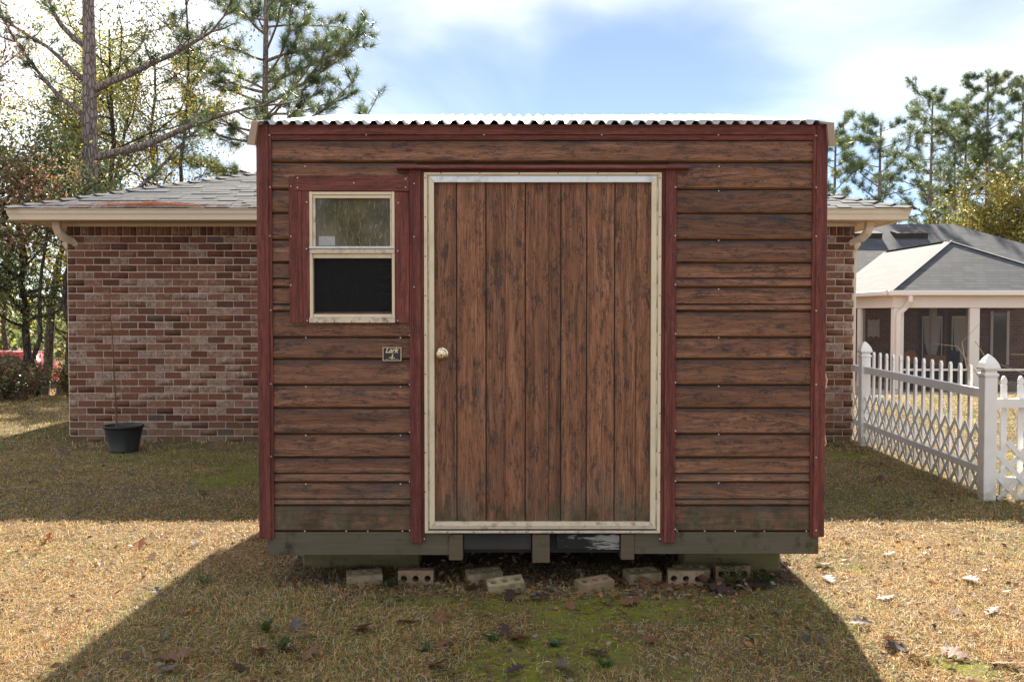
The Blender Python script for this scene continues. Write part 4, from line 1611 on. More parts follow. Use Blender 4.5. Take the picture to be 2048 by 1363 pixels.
def picket(parent, c, d, nrm, top, bot, w=0.045, th=0.022):
    """upright picket with a rounded gothic top; d along the fence, nrm across"""
    ol = [(-w / 2, bot), (w / 2, bot), (w / 2, top - 0.075), (w / 2 * 0.70, top - 0.068), (w / 2, top - 0.052), (w / 2 * 0.95, top - 0.030), (w / 2 * 0.5, top - 0.008), (0, top), (-w / 2 * 0.5, top - 0.008), (-w / 2 * 0.95, top - 0.030), (-w / 2, top - 0.052), (-w / 2 * 0.70, top - 0.068), (-w / 2, top - 0.075)]
    bm = bmesh.new()
    A = [bm.verts.new(c + d * a + nrm * (-th / 2) + Vector((0, 0, h))) for a, h in ol]
    B = [bm.verts.new(c + d * a + nrm * (th / 2) + Vector((0, 0, h))) for a, h in ol]
    bm.faces.new(A); bm.faces.new(B[::-1])
    for i in range(len(ol)):
        j = (i + 1) % len(ol)
        bm.faces.new((A[i], B[i], B[j], A[j]))
    wpart('picket', bm_mesh(bm, 'picket', M['white']), parent)


def lattice(parent, A, B, z0, z1, pitch, nrm, wid=0.034, th=0.006):
    """crossed diagonal slats between z0 and z1, ends left pointed at the top"""
    A, B = Vector(A), Vector(B)
    d = (B - A); L_ = d.length; d.normalize()
    h = z1 - z0
    n = int(L_ / pitch) + 4
    for sgn in (1, -1):
        for k in range(-4, n + 4):
            s0 = k * pitch + 0.03
            s1 = s0 + sgn * h * 0.92
            a0, a1, q0, q1 = s0, s1, z0, z1
            lo, hi = min(a0, a1), max(a0, a1)
            if hi < 0.03 or lo > L_ - 0.03:
                continue
            def clip(sv):
                t_ = (sv - a0) / (a1 - a0)
                return q0 + (q1 - q0) * t_
            e0, e1 = max(lo, 0.0), min(hi, L_)
            if e1 - e0 < 0.05:
                continue
            p0 = A + d * e0; p1 = A + d * e1
            za, zb = clip(e0), clip(e1)
            off = nrm * (th * 0.55 * (1 if sgn > 0 else -1))
            P0 = Vector((p0.x, p0.y, za)) + off; P1 = Vector((p1.x, p1.y, zb)) + off
            t_ = (P1 - P0).normalized()
            s_ = t_.cross(nrm).normalized() * (wid / 2)
            bm = bmesh.new()
            va = [bm.verts.new(P0 + s_ * i + nrm * (th / 2 * j)) for i, j in ((-1, -1), (1, -1), (1, 1), (-1, 1))]
            vb = [bm.verts.new(P1 + s_ * i + nrm * (th / 2 * j)) for i, j in ((-1, -1), (1, -1), (1, 1), (-1, 1))]
            bm.faces.new(va[::-1]); bm.faces.new(vb)
            for q in range(4):
                j = (q + 1) % 4
                bm.faces.new((va[q], va[j], vb[j], vb[q]))
            wpart('lattice_slat', bm_mesh(bm, 'lattice_slat', M['white']), parent)


Np, Fp = G(1975, 1003), G(1728, 892)
Ya, Yb = Np.y + 0.05, Fp.y + 0.05
Xa, Xb = (1978 - CX) / F_PX * Ya, (1730 - CX) / F_PX * Yb
fenceA = thing('picket_fence', 'white picket fence with lattice base running from corner post to house', 'fence', (Xa, Ya, 0))
fence_post(fenceA, Xa, Ya, 1.005)
fence_post(fenceA, Xb, Yb, 1.015)
dA = Vector((Xb - Xa, Yb - Ya, 0)); LA = dA.length; dA.normalize()
nA = Vector((dA.y, -dA.x, 0))                 # away from the shed (+x)
for (s0, s1) in ((0.052, LA - 0.052), (LA + 0.052, LA + 0.40)):
    A0 = Vector((Xa, Ya, 0)) + dA * s0; B0 = Vector((Xa, Ya, 0)) + dA * s1
    bar_between(fenceA, 'rail', A0 + Vector((0, 0, 0.855)), B0 + Vector((0, 0, 0.865)), 0.045, 0.075)
    bar_between(fenceA, 'rail', A0 + Vector((0, 0, 0.235)), B0 + Vector((0, 0, 0.245)), 0.045, 0.055)
    lattice(fenceA, A0 - nA * 0.010, B0 - nA * 0.010, 0.02, 0.60, 0.206, nA)
for k in range(14):
    c = Vector((Xa, Ya, 0)) + dA * (LA * (k + 1) / 15) + nA * 0.036
    picket(fenceA, c, dA, nA, 1.075, 0.04)
picket(fenceA, Vector((Xa, Ya, 0)) + dA * (LA + 0.22) + nA * 0.036, dA, nA, 1.075, 0.04)
fenceB = thing('picket_fence', 'white picket fence run leading off sideways from the corner post', 'fence', (Xa + 1.3, Ya, 0))
xB0, xB1 = Xa + 0.052, Xa + 2.55
bar_between(fenceB, 'rail', (xB0, Ya, 0.785), (xB1, Ya, 0.785), 0.045, 0.070)
bar_between(fenceB, 'rail', (xB0, Ya, 0.165), (xB1, Ya, 0.165), 0.045, 0.050)
nB = Vector((0, 1, 0))
for k in range(18):
    x = Xa + 0.145 + k * 0.135
    if x > xB1 - 0.05:
        break
    picket(fenceB, Vector((x, Ya + 0.036, 0)), Vector((1, 0, 0)), nB, 1.0, 0.04)
lattice(fenceB, (xB0, Ya - 0.03, 0), (xB1, Ya - 0.03, 0), 0.01, 0.48, 0.165, nB, 0.040)
fence_post(fenceB, Xa + 2.6, Ya, 1.005)

# ------------------------------------------------------------------ neighbouring house with screened porch
YP = 24.0
PX0 = P(1790, 600, YP).x
PXW = 5.2
ZEV = 2.02
ZFL = -0.55
M['capgrey'] = mat_simple('grey_hip_cap', (0.20, 0.20, 0.205), 0.9)
nb = thing('porch_house', 'neighbouring house with grey hip roof and cream posted screened porch', 'house', (PX0 + 3, YP + 4, -0.7))
PPT = 0.52
ex0, ex1, ey0 = PX0 - 0.28, PX0 + PXW + 0.28, YP - 0.28
hw = (ex1 - ex0) / 2
ap = Vector(((ex0 + ex1) / 2, ey0 + hw, ZEV + 0.06 + hw * PPT))
bm = bmesh.new()
v = [bm.verts.new(p) for p in [(ex0, ey0, ZEV + .06), (ex1, ey0, ZEV + .06), ap, (ap.x, 31.6, ap.z), (ex0, 31.6, ZEV + .06), (ex1, 31.6, ZEV + .06)]]
bm.faces.new((v[0], v[1], v[2])); bm.faces.new((v[0], v[2], v[3], v[4])); bm.faces.new((v[1], v[5], v[3], v[2]))
wpart('porch_roof', bm_mesh(bm, 'porch_roof', M['shingle_far']), nb)
# ridge caps of the porch roof
for (a, b_) in [((ex0, ey0, ZEV + .075), tuple(ap + Vector((0, 0, .02)))), ((ex1, ey0, ZEV + .075), tuple(ap + Vector((0, 0, .02)))), (tuple(ap + Vector((0, 0, .02))), (ap.x, 31.0, ap.z + .02))]:
    bar_between(nb, 'hip_cap', (a[0], a[1], a[2] - 0.012), (b_[0], b_[1], b_[2] - 0.012), 0.20, 0.014, M['capgrey'])
# main roof
my0, mx0, mx1 = 28.2, 4.0, 21.2
mrise = 5.3
bm = bmesh.new()
v = [bm.verts.new(p) for p in [(mx0, my0, ZEV + .06), (mx1, my0, ZEV + .06), (mx1 - mrise, my0 + mrise, ZEV + .06 + mrise * 0.5), (mx0 + mrise, my0 + mrise, ZEV + .06 + mrise * 0.5), (mx1, my0 + 2 * mrise, ZEV + .06), (mx0, my0 + 2 * mrise, ZEV + .06)]]
for f in [(0, 1, 2, 3), (1, 4, 2), (4, 5, 3, 2), (5, 0, 3)]:
    bm.faces.new([v[i] for i in f])
wpart('main_roof', bm_mesh(bm, 'main_roof', M['shingle_far']), nb)
for u in (1727, 1818):
    yv = 32.5
    c = P(u, 468, yv)
    z = ZEV + .06 + (yv - my0) * 0.5
    prism('roof_vent', [(yv - 0.25, z - 0.15), (yv - 0.30, z + 0.06), (yv + 0.25, z + 0.19), (yv + 0.3, z + 0.12)], 'x', c.x - 0.55, c.x + 0.55, M['darkboard'], nb)
# gutter, beam, posts
box('gutter', ex0 - 0.02, ex1, ey0 - 0.09, ey0 + 0.02, ZEV - 0.06, ZEV + 0.075, M['white_trim'], nb, 0.02)
box('gutter', ex0 - 0.09, ex0 + 0.02, ey0 + 0.03, 31.0, ZEV - 0.06, ZEV + 0.075, M['white_trim'], nb, 0.02)
box('porch_ceiling', ex0 + 0.03, ex1, ey0 + 0.03, 28.0, ZEV - 0.065, ZEV - 0.045, M['white_trim'], nb)
box('beam', PX0 - 0.1, PX0 + PXW + 0.1, YP - 0.12, YP + 0.12, ZEV - 0.37, ZEV - 0.066, M['white_trim'], nb, 0.01)
box('beam', PX0 - 0.1, PX0 + 0.12, YP + 0.125, 28.0, ZEV - 0.37, ZEV - 0.066, M['white_trim'], nb, 0.01)
box('porch_floor', PX0 - 0.15, PX0 + PXW + 0.15, YP - 0.15, 28.0, ZFL - 0.5, ZFL, M['mortar'], nb)
posts = [P(1794, 700, YP).x, P(1945, 700, YP).x, P(2110, 700, YP).x]
for x in posts:
    box('porch_post', x - 0.13, x + 0.13, YP - 0.10, YP + 0.10, ZFL, ZEV - 0.371, M['white_trim'], nb, 0.008)
box('porch_post', PX0 - 0.08, PX0 + 0.06, 26.15, 26.4, ZFL, ZEV - 0.371, M['white_trim'], nb, 0.008)
box('porch_post', P(1866, 700, 25.9).x - 0.08, P(1866, 700, 25.9).x + 0.08, 25.85, 26.0, ZFL, ZEV - 0.371, M['white_trim'], nb, 0.008)
for x0, x1 in zip(posts, posts[1:]):
    box('screen_panel', x0 + 0.131, x1 - 0.131, YP - 0.004, YP, ZFL + 0.03, ZEV - 0.371, M['screen'], nb)
    box('screen_rail', x0 + 0.131, x1 - 0.131, YP - 0.03, YP - 0.006, 0.02, 0.075, M['white_trim'], nb)
box('screen_panel', PX0 - 0.014, PX0 - 0.010, YP + 0.101, 26.149, ZFL + 0.03, ZEV - 0.371, M['screen'], nb)
rect_sweep('downspout', [(posts[0] + 0.20, ey0 - 0.03, ZEV - 0.05), (posts[0] + 0.20, ey0 - 0.03, ZEV - 0.2), (posts[0] + 0.13, YP - 0.2, ZEV - 0.36), (posts[0] - 0.02, YP - 0.16, ZEV - 0.52), (posts[0] - 0.04, YP - 0.16, ZEV - 0.65), (posts[0] - 0.04, YP - 0.16, ZFL + 0.1)], 0.11, 0.08, nb, M['white_trim'])
# house wall behind the porch, doors with curtains
YW = 28.0
bw_ = box('wall', 5.0, 21.0, YW, YW + 0.2, -1.2, ZEV - 0.066, M['bricktex'], nb)
for u0, u1 in ((1838, 1888), (1897, 1945)):
    x0, x1 = P(u0, 650, YW).x, P(u1, 650, YW).x
    dr = box('porch_door', x0, x1, YW - 0.05, YW - 0.002, ZFL, P(u0, 622, YW).z, M['darkboard'], nb, 0.005)
    for (a0, a1, b0, b1) in ((0.10, 0.14, .12, .93), (0.86, 0.90, .12, .93), (0.14, 0.86, .90, .93), (.14, .86, .12, .15)):
        hh = P(u0, 622, YW).z - ZFL
        box('pane_frame', x0 + (x1 - x0) * a0, x0 + (x1 - x0) * a1, YW - 0.062, YW - 0.051, ZFL + hh * b0, ZFL + hh * b1, M['white_trim'], dr)
    zt = P(u0, 622, YW).z
    wx = x1 - x0
    bm = bmesh.new()
    ol = []
    nst = 9
    for i in range(nst + 1):
        ol.append((x0 + wx * (0.15 + 0.70 * i / nst), zt - 0.16))
    for q in [(0.80, -0.8), (0.58, -1.35), (0.54, -1.5), (0.62, -2.1), (0.38, -2.1), (0.46, -1.5), (0.42, -1.35), (0.20, -0.8)]:
        ol.append((x0 + wx * q[0], zt - 0.16 + q[1]))
    add_prism(bm, ol, 'y', YW - 0.059, YW - 0.053)
    wpart('curtain', bm_mesh(bm, 'curtain', mat_simple('sheer_curtain', (0.55, 0.53, 0.48), 0.9)), dr)
x0, x1 = P(1985, 650, YW).x, P(2012, 650, YW).x
wdn = box('window', x0, x1, YW - 0.04, YW - 0.002, 0.0, P(1990, 625, YW).z, M['glass_dark'], nb)
for a, b_ in ((x0 - 0.08, x0), (x1, x1 + 0.08)):
    box('frame', a, b_, YW - 0.05, YW - 0.002, -0.05, P(1990, 622, YW).z, M['white_trim'], wdn)
x0, x1 = P(1736, 650, YW).x, P(1756, 650, YW).x
wdn = box('window', x0, x1, YW - 0.04, YW - 0.002, P(1740, 672, YW).z, P(1740, 640, YW).z, mat_simple('bright_pane', (0.75, 0.78, 0.8), 0.2), nb)
for k in range(3):
    xx = x0 + (x1 - x0) * k / 2
    box('frame', xx - 0.025, xx + 0.025, YW - 0.06, YW - 0.041, P(1740, 674, YW).z, P(1740, 638, YW).z, M['white_trim'], wdn)
# ceiling fan
fan = thing('ceiling_fan', 'dark ceiling fan under the porch roof of the neighbouring house', 'fan', (P(1925, 610, 26).x, 26, ZEV - 0.3))
bm = bmesh.new()
add_lathe(bm, [(0.02, 0.25), (0.02, 0.05), (0.10, 0.03), (0.11, -0.05), (0.05, -0.10), (0.001, -0.10)], Matrix.Identity(4), 14)
link('motor', bm_mesh(bm, 'motor', M['darkboard'], True), fan)
for k in range(5):
    bm = bmesh.new()
    add_box(bm, 0.10, 0.66, -0.065, 0.065, -0.005, 0.005, 0.002)
    link('blade', bm_mesh(bm, 'blade', M['darkboard']), fan, (0, 0, 0), (R(10), 0, R(72 * k + 20)))
# porch seat with cushions
seat = thing('porch_sofa', 'dark wicker sofa on the porch holding orange and blue cushions', 'sofa', (P(1880, 720, 25.2).x, 25.2, ZFL))
sx0, sx1 = P(1815, 700, 25.2).x, P(1930, 700, 25.2).x
box('seat', sx0, sx1, 24.9, 25.6, ZFL + 0.12, ZFL + 0.42, M['darkboard'], seat, 0.03)
box('backrest', sx0, sx1, 25.45, 25.62, ZFL + 0.425, ZFL + 0.80, M['darkboard'], seat, 0.03)
for x in (sx0 - 0.1, sx1 - 0.05):
    box('armrest', x, x + 0.13, 24.9, 25.62, ZFL, ZFL + 0.62, M['darkboard'], seat, 0.03)


def cushion(nm, lab, u0, u1, v0, v1, y, colr, tilt):
    a, b_ = P(u0, v1, y), P(u1, v0, y)
    w, h = (b_.x - a.x), (b_.z - a.z)
    n = 10
    V, Fc = [], []
    for sd in (-1, 1):
        for j in range(n + 1):
            for i in range(n + 1):
                s, t_ = i / n * 2 - 1, j / n * 2 - 1
                puff = (1 - abs(s) ** 3) * (1 - abs(t_) ** 3)
                V.append((s * w / 2 * (1 - 0.06 * t_ * t_), sd * (0.012 + 0.075 * puff), t_ * h / 2 * (1 - 0.06 * s * s)))
    m_ = (n + 1) ** 2
    for j in range(n):
        for i in range(n):
            q = j * (n + 1) + i
            Fc.append((q, q + 1, q + n + 2, q + n + 1)); Fc.append((m_ + q, m_ + q + n + 1, m_ + q + n + 2, m_ + q + 1))
    o = link(nm, mesh_np(nm, np.array(V), np.array(Fc), [mat_simple(nm + '_' + lab.split()[0], colr, 0.9, var=0.15)], smooth=True), None, ((a.x + b_.x) / 2, y, (a.z + b_.z) / 2), (R(-12), R(tilt), 0))
    tag(o, lab, 'cushion')


cushion('cushion', 'orange cushion tilted on the porch sofa beside a white post', 1808, 1834, 701, 728, 25.2, (0.55, 0.24, 0.07), -14)
cushion('cushion', 'wide tan orange cushion lying along the porch sofa', 1847, 1893, 709, 734, 25.15, (0.50, 0.25, 0.10), 2)
cushion('cushion', 'dark blue cushion at the end of the porch sofa', 1893, 1920, 700, 735, 25.2, (0.03, 0.06, 0.10), 6)

# ------------------------------------------------------------------ trees
def needles(centers, dirs, n_per, length, width, cols, seed):
    """stars of needles at many twig tips"""
    g = np.random.default_rng(seed)
    C = np.repeat(np.asarray(centers), n_per, 0)
    D = np.repeat(np.asarray(dirs), n_per, 0)
    m = len(C)
    rd = g.normal(size=(m, 3)); rd /= np.linalg.norm(rd, axis=1, keepdims=True)
    d = D * 0.75 + rd * 0.85
    d /= np.linalg.norm(d, axis=1, keepdims=True)
    L = length * g.uniform(0.65, 1.15, (m, 1))
    start = C - D * g.uniform(0, 0.5, (m, 1)) * length
    side = np.cross(d, g.normal(size=(m, 3))); side /= (np.linalg.norm(side, axis=1, keepdims=True) + 1e-9)
    tip = start + d * L
    tip[:, 2] -= L[:, 0] * 0.10
    V = np.empty((m, 3, 3))
    V[:, 0] = start - side * width / 2; V[:, 1] = start + side * width / 2; V[:, 2] = tip
    pal = np.array(cols)
    per_tuft = pal[g.integers(0, len(pal), len(centers))]
    c = np.repeat(per_tuft, n_per, 0) * g.uniform(0.75, 1.25, (m, 1))
    return V.reshape(-1, 3), np.arange(m * 3).reshape(-1, 3), np.repeat(c, 3, 0)


def leaves(centers, n_per, spread, size, cols, seed, aspect=0.45):
    g = np.random.default_rng(seed)
    C = np.repeat(np.asarray(centers), n_per, 0)
    m = len(C)
    C = C + g.normal(size=(m, 3)) * spread
    d = g.normal(size=(m, 3)); d[:, 2] -= 0.35
    d /= np.linalg.norm(d, axis=1, keepdims=True)
    s = np.cross(d, g.normal(size=(m, 3))); s /= (np.linalg.norm(s, axis=1, keepdims=True) + 1e-9)
    nn = np.cross(d, s)
    L = size * g.uniform(0.6, 1.25, (m, 1))
    V = np.empty((m, 4, 3))
    V[:, 0] = C
    V[:, 1] = C + d * L * 0.5 + s * L * aspect * 0.5 + nn * L * 0.06
    V[:, 2] = C + d * L
    V[:, 3] = C + d * L * 0.5 - s * L * aspect * 0.5 + nn * L * 0.06
    pal = np.array(cols)
    k = g.integers(0, len(pal), len(centers))
    c = np.repeat(pal[k], n_per, 0)
    alt = pal[g.integers(0, len(pal), m)]
    pick = (g.random((m, 1)) < 0.35)
    c = np.where(pick, alt, c) * g.uniform(0.7, 1.3, (m, 1))
    return V.reshape(-1, 3), np.arange(m * 4).reshape(-1, 4), np.repeat(c, 4, 0)


PINE_G = [(0.095, 0.15, 0.07), (0.13, 0.19, 0.085), (0.075, 0.125, 0.065), (0.19, 0.215, 0.075)]


def pine(label, loc, H, r0, crown0, nb_, blen, ntuft, nlen, nwid, seed, group, lean=(0, 0), extra=None, sparse=1.0):
    rnd = random.Random(seed)
    root = thing('pine_tree', label, 'tree', loc, group)
    T = Tubes()
    pts, rad = [], []
    for i in range(13):
        t_ = i / 12
        pts.append(Vector((lean[0] * t_ * H + math.sin(t_ * 5 + seed) * 0.05, lean[1] * t_ * H + math.cos(t_ * 4 + seed) * 0.05, -0.2 + (H + 0.2) * t_)))
        rad.append(r0 * (1 - 0.80 * t_) * (1.25 if i == 0 else 1) + 0.01)
    T.add(pts, rad, 10)
    cen, dr_ = [], []

    def at(z):
        t_ = max(0, min(0.999, (z + 0.2) / (H + 0.2))) * 12
        i = int(t_)
        return pts[i].lerp(pts[i + 1], t_ - i), rad[i] + (rad[i + 1] - rad[i]) * (t_ - i)

    def limb(p0, d, L, r, tufts):
        n = 7
        P_ = [p0.copy()]
        dd = d.normalized()
        for i in range(n):
            dd = (dd + Vector((rnd.gauss(0, .13), rnd.gauss(0, .13), rnd.gauss(0.045, .10)))).normalized()
            P_.append(P_[-1] + dd * (L / n))
        T.add(P_, [r * (1 - 0.82 * i / n) + 0.004 for i in range(n + 1)], 6)
        for i in range(2, n + 1):
            k = 2 if i < n else 3
            for _ in range(k):
                if rnd.random() > sparse and i < n:
                    continue
                d2 = ((P_[i] - P_[i - 1]).normalized() * 0.7 + Vector((rnd.gauss(0, .6), rnd.gauss(0, .6), rnd.gauss(.2, .4)))).normalized()
                l2 = L * rnd.uniform(0.10, 0.26)
                q = P_[i] + d2 * l2
                mid = P_[i].lerp(q, 0.5) + Vector((0, 0, -0.03))
                T.add([P_[i], mid, q], [r * 0.28 + 0.003, r * 0.2 + 0.003, 0.005], 4)
                for _k in range(tufts):
                    tt = rnd.uniform(0.45, 1.0)
                    cen.append(tuple(P_[i].lerp(q, tt) + Vector((rnd.gauss(0, .06), rnd.gauss(0, .06), rnd.gauss(0.03, .06)))))
                    dr_.append(tuple((d2 + Vector((rnd.gauss(0, .35), rnd.gauss(0, .35), rnd.uniform(0, 0.7)))).normalized()))
    ang = rnd.uniform(0, 6)
    for k in range(nb_):
        z = crown0 + (H - crown0) * ((k + rnd.uniform(0, 0.7)) / nb_) ** 0.9
        ang += 2.4 + rnd.gauss(0, .35)
        p, rr = at(z)
        f = (H - z) / (H - crown0)
        L = blen * (0.30 + 0.75 * math.sin(min(1.0, f + 0.12) * 2.4)) * rnd.uniform(0.7, 1.15)
        limb(p, Vector((math.cos(ang), math.sin(ang), rnd.uniform(0.05, 0.55))), L, max(0.012, rr * 0.42), ntuft)
    for (z, ax, ay, az, L, r) in (extra or []):
        p, rr = at(z)
        limb(p, Vector((ax, ay, az)), L, r, ntuft)
    for k in range(6):
        cen.append(tuple(pts[-1] + Vector((rnd.gauss(0, .1), rnd.gauss(0, .1), rnd.gauss(0, .12))))); dr_.append((rnd.gauss(0, .4), rnd.gauss(0, .4), 1))
    link('trunk', T.mesh('trunk', M['pinebark']), root)
    V, Fc, c = needles(cen, dr_, 34 if nwid < 0.012 else 26, nlen, nwid, PINE_G, seed)
    link('crown', mesh_np('crown', V, Fc, [M['needle']], col=c), root)
    return root


def broadleaf(name, label, loc, H, r0, crown0, width, n_limb, n_leaf, leaf, cols, seed, group, cat='tree', lean=0.0, nstem=1, spread=0.16, bark='bark'):
    rnd = random.Random(seed)
    root = thing(name, label, cat, loc, group)
    T = Tubes()
    cen = []
    for st in range(nstem):
        pts, rad = [], []
        bx0 = rnd.gauss(0, 0.25) if nstem > 1 else 0.0
        by0 = rnd.gauss(0, 0.25) if nstem > 1 else 0.0
        lx, ly = rnd.gauss(lean, 0.05 if nstem == 1 else 0.22), rnd.gauss(0, 0.05 if nstem == 1 else 0.22)
        for i in range(11):
            t_ = i / 10
            pts.append(Vector((bx0 + lx * t_ * H + rnd.gauss(0, .05), by0 + ly * t_ * H + rnd.gauss(0, .05), -0.2 + (H * 0.92 + 0.2) * t_)))
            rad.append(r0 * (1 - 0.85 * t_) + 0.006)
        T.add(pts, rad, 8)
        for k in range(n_limb):
            f = (k + rnd.random()) / n_limb
            z = crown0 + (H * 0.9 - crown0) * f
            ti = max(0, min(9.99, (z + 0.2) / (H * 0.92 + 0.2) * 10)); i = int(ti)
            p = pts[i].lerp(pts[i + 1], ti - i)
            a = rnd.uniform(0, 6.283)
            L = width * (0.55 + 0.55 * math.sin(min(1, 0.25 + 0.75 * (1 - f)) * 2.2)) * rnd.uniform(0.6, 1.1)
            d = Vector((math.cos(a), math.sin(a), rnd.uniform(0.1, 0.8))).normalized()
            P_ = [p]
            for s in range(5):
                d = (d + Vector((rnd.gauss(0, .2), rnd.gauss(0, .2), rnd.gauss(.05, .16)))).normalized()
                P_.append(P_[-1] + d * (L / 5))
            rl = max(0.008, rad[i] * 0.42)
            T.add(P_, [rl * (1 - 0.8 * s / 5) + 0.003 for s in range(6)], 5)
            for s in range(1, 6):
                for _ in range(3):
                    d2 = (d * 0.5 + Vector((rnd.gauss(0, .8), rnd.gauss(0, .8), rnd.gauss(.1, .6)))).normalized()
                    l2 = L * rnd.uniform(0.12, 0.34)
                    q = P_[s] + d2 * l2
                    T.add([P_[s], P_[s].lerp(q, .5) + Vector((0, 0, rnd.gauss(0, .04))), q], [rl * 0.25 + 0.002, rl * 0.16 + 0.002, 0.002], 3)
                    for _k in range(4):
                        cen.append(tuple(P_[s].lerp(q, rnd.uniform(0.25, 1.08))))
    link('trunk', T.mesh('trunk', M[bark]), root)
    per_ = max(1, int(n_leaf / max(1, len(cen))))
    V, Fc, c = leaves(cen, per_, spread, leaf, cols, seed)
    link('crown', mesh_np('crown', V, Fc, [M['leaf']], col=c), root)
    return root


def tloc(u, Y):
    x = (u - CX) / F_PX * Y
    return (x, Y, float(gz(x, Y)))


def copy_tree(o, loc, rz, sc, label=None):
    c = o.copy(); COL.objects.link(c)
    c.location = loc; c.rotation_euler = (0, 0, rz); c.scale = (sc, sc, sc)
    if label:
        c['label'] = label
    for ch in o.children:
        d = ch.copy(); COL.objects.link(d); d.parent = c
    return c


# the big pine left of the house, with its limbs set as seen
pine('tall pine with thick bare trunk and long limbs beside the house roof', tloc(178, 18.5), 13.0, 0.205, 8.6, 13, 3.2, 3, 0.24, 0.010, 5, 'pine trees', (0.0, 0.004),
     extra=[(4.75, 1.0, 0.1, 0.42, 3.7, 0.085), (6.05, 1.0, -0.1, 0.40, 3.3, 0.075), (5.5, -1.0, 0.15, 0.45, 2.4, 0.06), (6.9, -0.7, 0.0, 0.9, 2.4, 0.06), (3.6, 0.8, 0.3, 0.75, 2.6, 0.06), (6.2, -0.9, -0.3, 0.7, 2.4, 0.05)], sparse=0.8)
pine('pine with long bright needle tufts rising behind the shed roof', tloc(535, 27.0), 14.2, 0.16, 5.6, 34, 3.3, 5, 0.30, 0.011, 9, 'pine trees',
     extra=[(5.9, 1.0, 0, 0.25, 3.4, 0.05), (6.6, 1.0, -0.2, 0.30, 3.6, 0.05), (7.6, 1.0, 0.1, 0.25, 3.4, 0.05), (8.6, 1.0, -0.1, 0.3, 3.2, 0.05), (6.2, -1.0, 0.1, 0.15, 2.2, 0.04), (9.2, 1.0, 0.1, 0.2, 3.0, 0.05), (9.8, 0.9, -0.3, 0.3, 2.8, 0.05), (7.1, 0.9, 0.4, 0.35, 3.0, 0.045), (8.1, 0.9, -0.4, 0.35, 3.0, 0.045), (8.9, -0.9, 0.2, 0.3, 2.6, 0.045), (7.4, -1.0, -0.2, 0.2, 2.2, 0.04)])
broadleaf('slender_tree', 'slender dark straight tree between the two left pines', tloc(361, 22.5), 10.5, 0.075, 5.0, 1.5, 14, 1500, 0.08, [(0.16, 0.15, 0.05), (0.22, 0.17, 0.05)], 31, 'broadleaf trees')

LG = [(0.24, 0.27, 0.07), (0.36, 0.32, 0.07), (0.17, 0.22, 0.065), (0.50, 0.35, 0.05), (0.20, 0.24, 0.09)]
DG = [(0.10, 0.15, 0.06), (0.13, 0.19, 0.07), (0.19, 0.235, 0.11), (0.08, 0.12, 0.06), (0.30, 0.30, 0.08)]
BRN = [(0.32, 0.16, 0.10), (0.40, 0.22, 0.15), (0.24, 0.12, 0.085), (0.24, 0.24, 0.09)]
gA = 'broadleaf trees'
broadleaf('oak_tree', 'yellow green leafy tree just behind the roof of the brick house', tloc(320, 24), 9.5, 0.11, 2.2, 2.7, 32, 17000, 0.09, LG, 41, gA)
broadleaf('oak_tree', 'loose yellowing tree beside the big pine trunk', tloc(235, 21.5), 9.2, 0.11, 2.5, 2.4, 30, 14000, 0.09, LG, 42, gA)
broadleaf('oak_tree', 'pale green tree with forked stems left of the big pine', tloc(85, 23), 9.6, 0.12, 2.0, 2.5, 24, 15000, 0.09, LG[:3] + DG[1:3], 43, gA, nstem=2)
broadleaf('oak_tree', 'sparse low tree with orange twigs next to the shed corner', tloc(450, 29), 6.6, 0.07, 2.0, 2.2, 22, 3600, 0.085, [(0.28, 0.16, 0.05), (0.22, 0.19, 0.06)], 44, gA)
broadleaf('oak_tree', 'oak holding rust brown dead leaves above the gutter corner', tloc(-35, 16.8), 6.8, 0.09, 2.8, 1.5, 14, 3000, 0.08, BRN, 45, gA)
broadleaf('oak_tree', 'rust leaved low oak partly hiding the big pine trunk', tloc(75, 17.2), 4.4, 0.05, 2.7, 1.0, 11, 2000, 0.08, BRN, 46, gA)
broadleaf('evergreen_tree', 'dense dark evergreen growing against the left end of the brick house', tloc(50, 18.6), 5.2, 0.09, 1.3, 1.5, 28, 7500, 0.10, DG, 47, gA)
broadleaf('evergreen_tree', 'dark green evergreen at the edge of the lawn on far left', tloc(-90, 17.8), 5.8, 0.10, 1.3, 1.7, 28, 8000, 0.10, DG, 48, gA)
broadleaf('evergreen_tree', 'dim evergreen standing deep among the left trees', tloc(0, 33), 7.0, 0.12, 2.6, 2.3, 24, 4500, 0.12, DG, 49, gA)
broadleaf('evergreen_tree', 'evergreen rising behind the dark tree trunk by the house corner', tloc(150, 31), 6.6, 0.12, 1.8, 2.2, 26, 6000, 0.12, DG, 50, gA)
broadleaf('dark_trunk_tree', 'dark trunked tree standing right at the left corner of the house', tloc(131, 17.4), 5.0, 0.085, 2.6, 1.2, 16, 5000, 0.08, DG, 51, gA)
for (u, Y, h, lb, sd) in [(45, 16.3, 0.34, 'low grey green shrub at the edge of the sunny grass', 61), (118, 17.0, 0.55, 'yellow flecked shrub in front of the red car', 62), (-30, 15.8, 0.7, 'low twiggy shrub at the left edge of the lawn', 63), (-12, 18.3, 0.65, 'grey green shrub behind the low shrubs on the left', 64)]:
    broadleaf('shrub', lb, tloc(u, Y), h, 0.02, 0.05, 0.42, 8, 2400, 0.05, [(0.10, 0.12, 0.055), (0.16, 0.165, 0.07), (0.065, 0.085, 0.04)] + ([(0.30, 0.28, 0.03)] if sd == 62 else []), sd, 'shrubs by the lawn edge', 'shrub', nstem=4, spread=0.09, bark='twig')

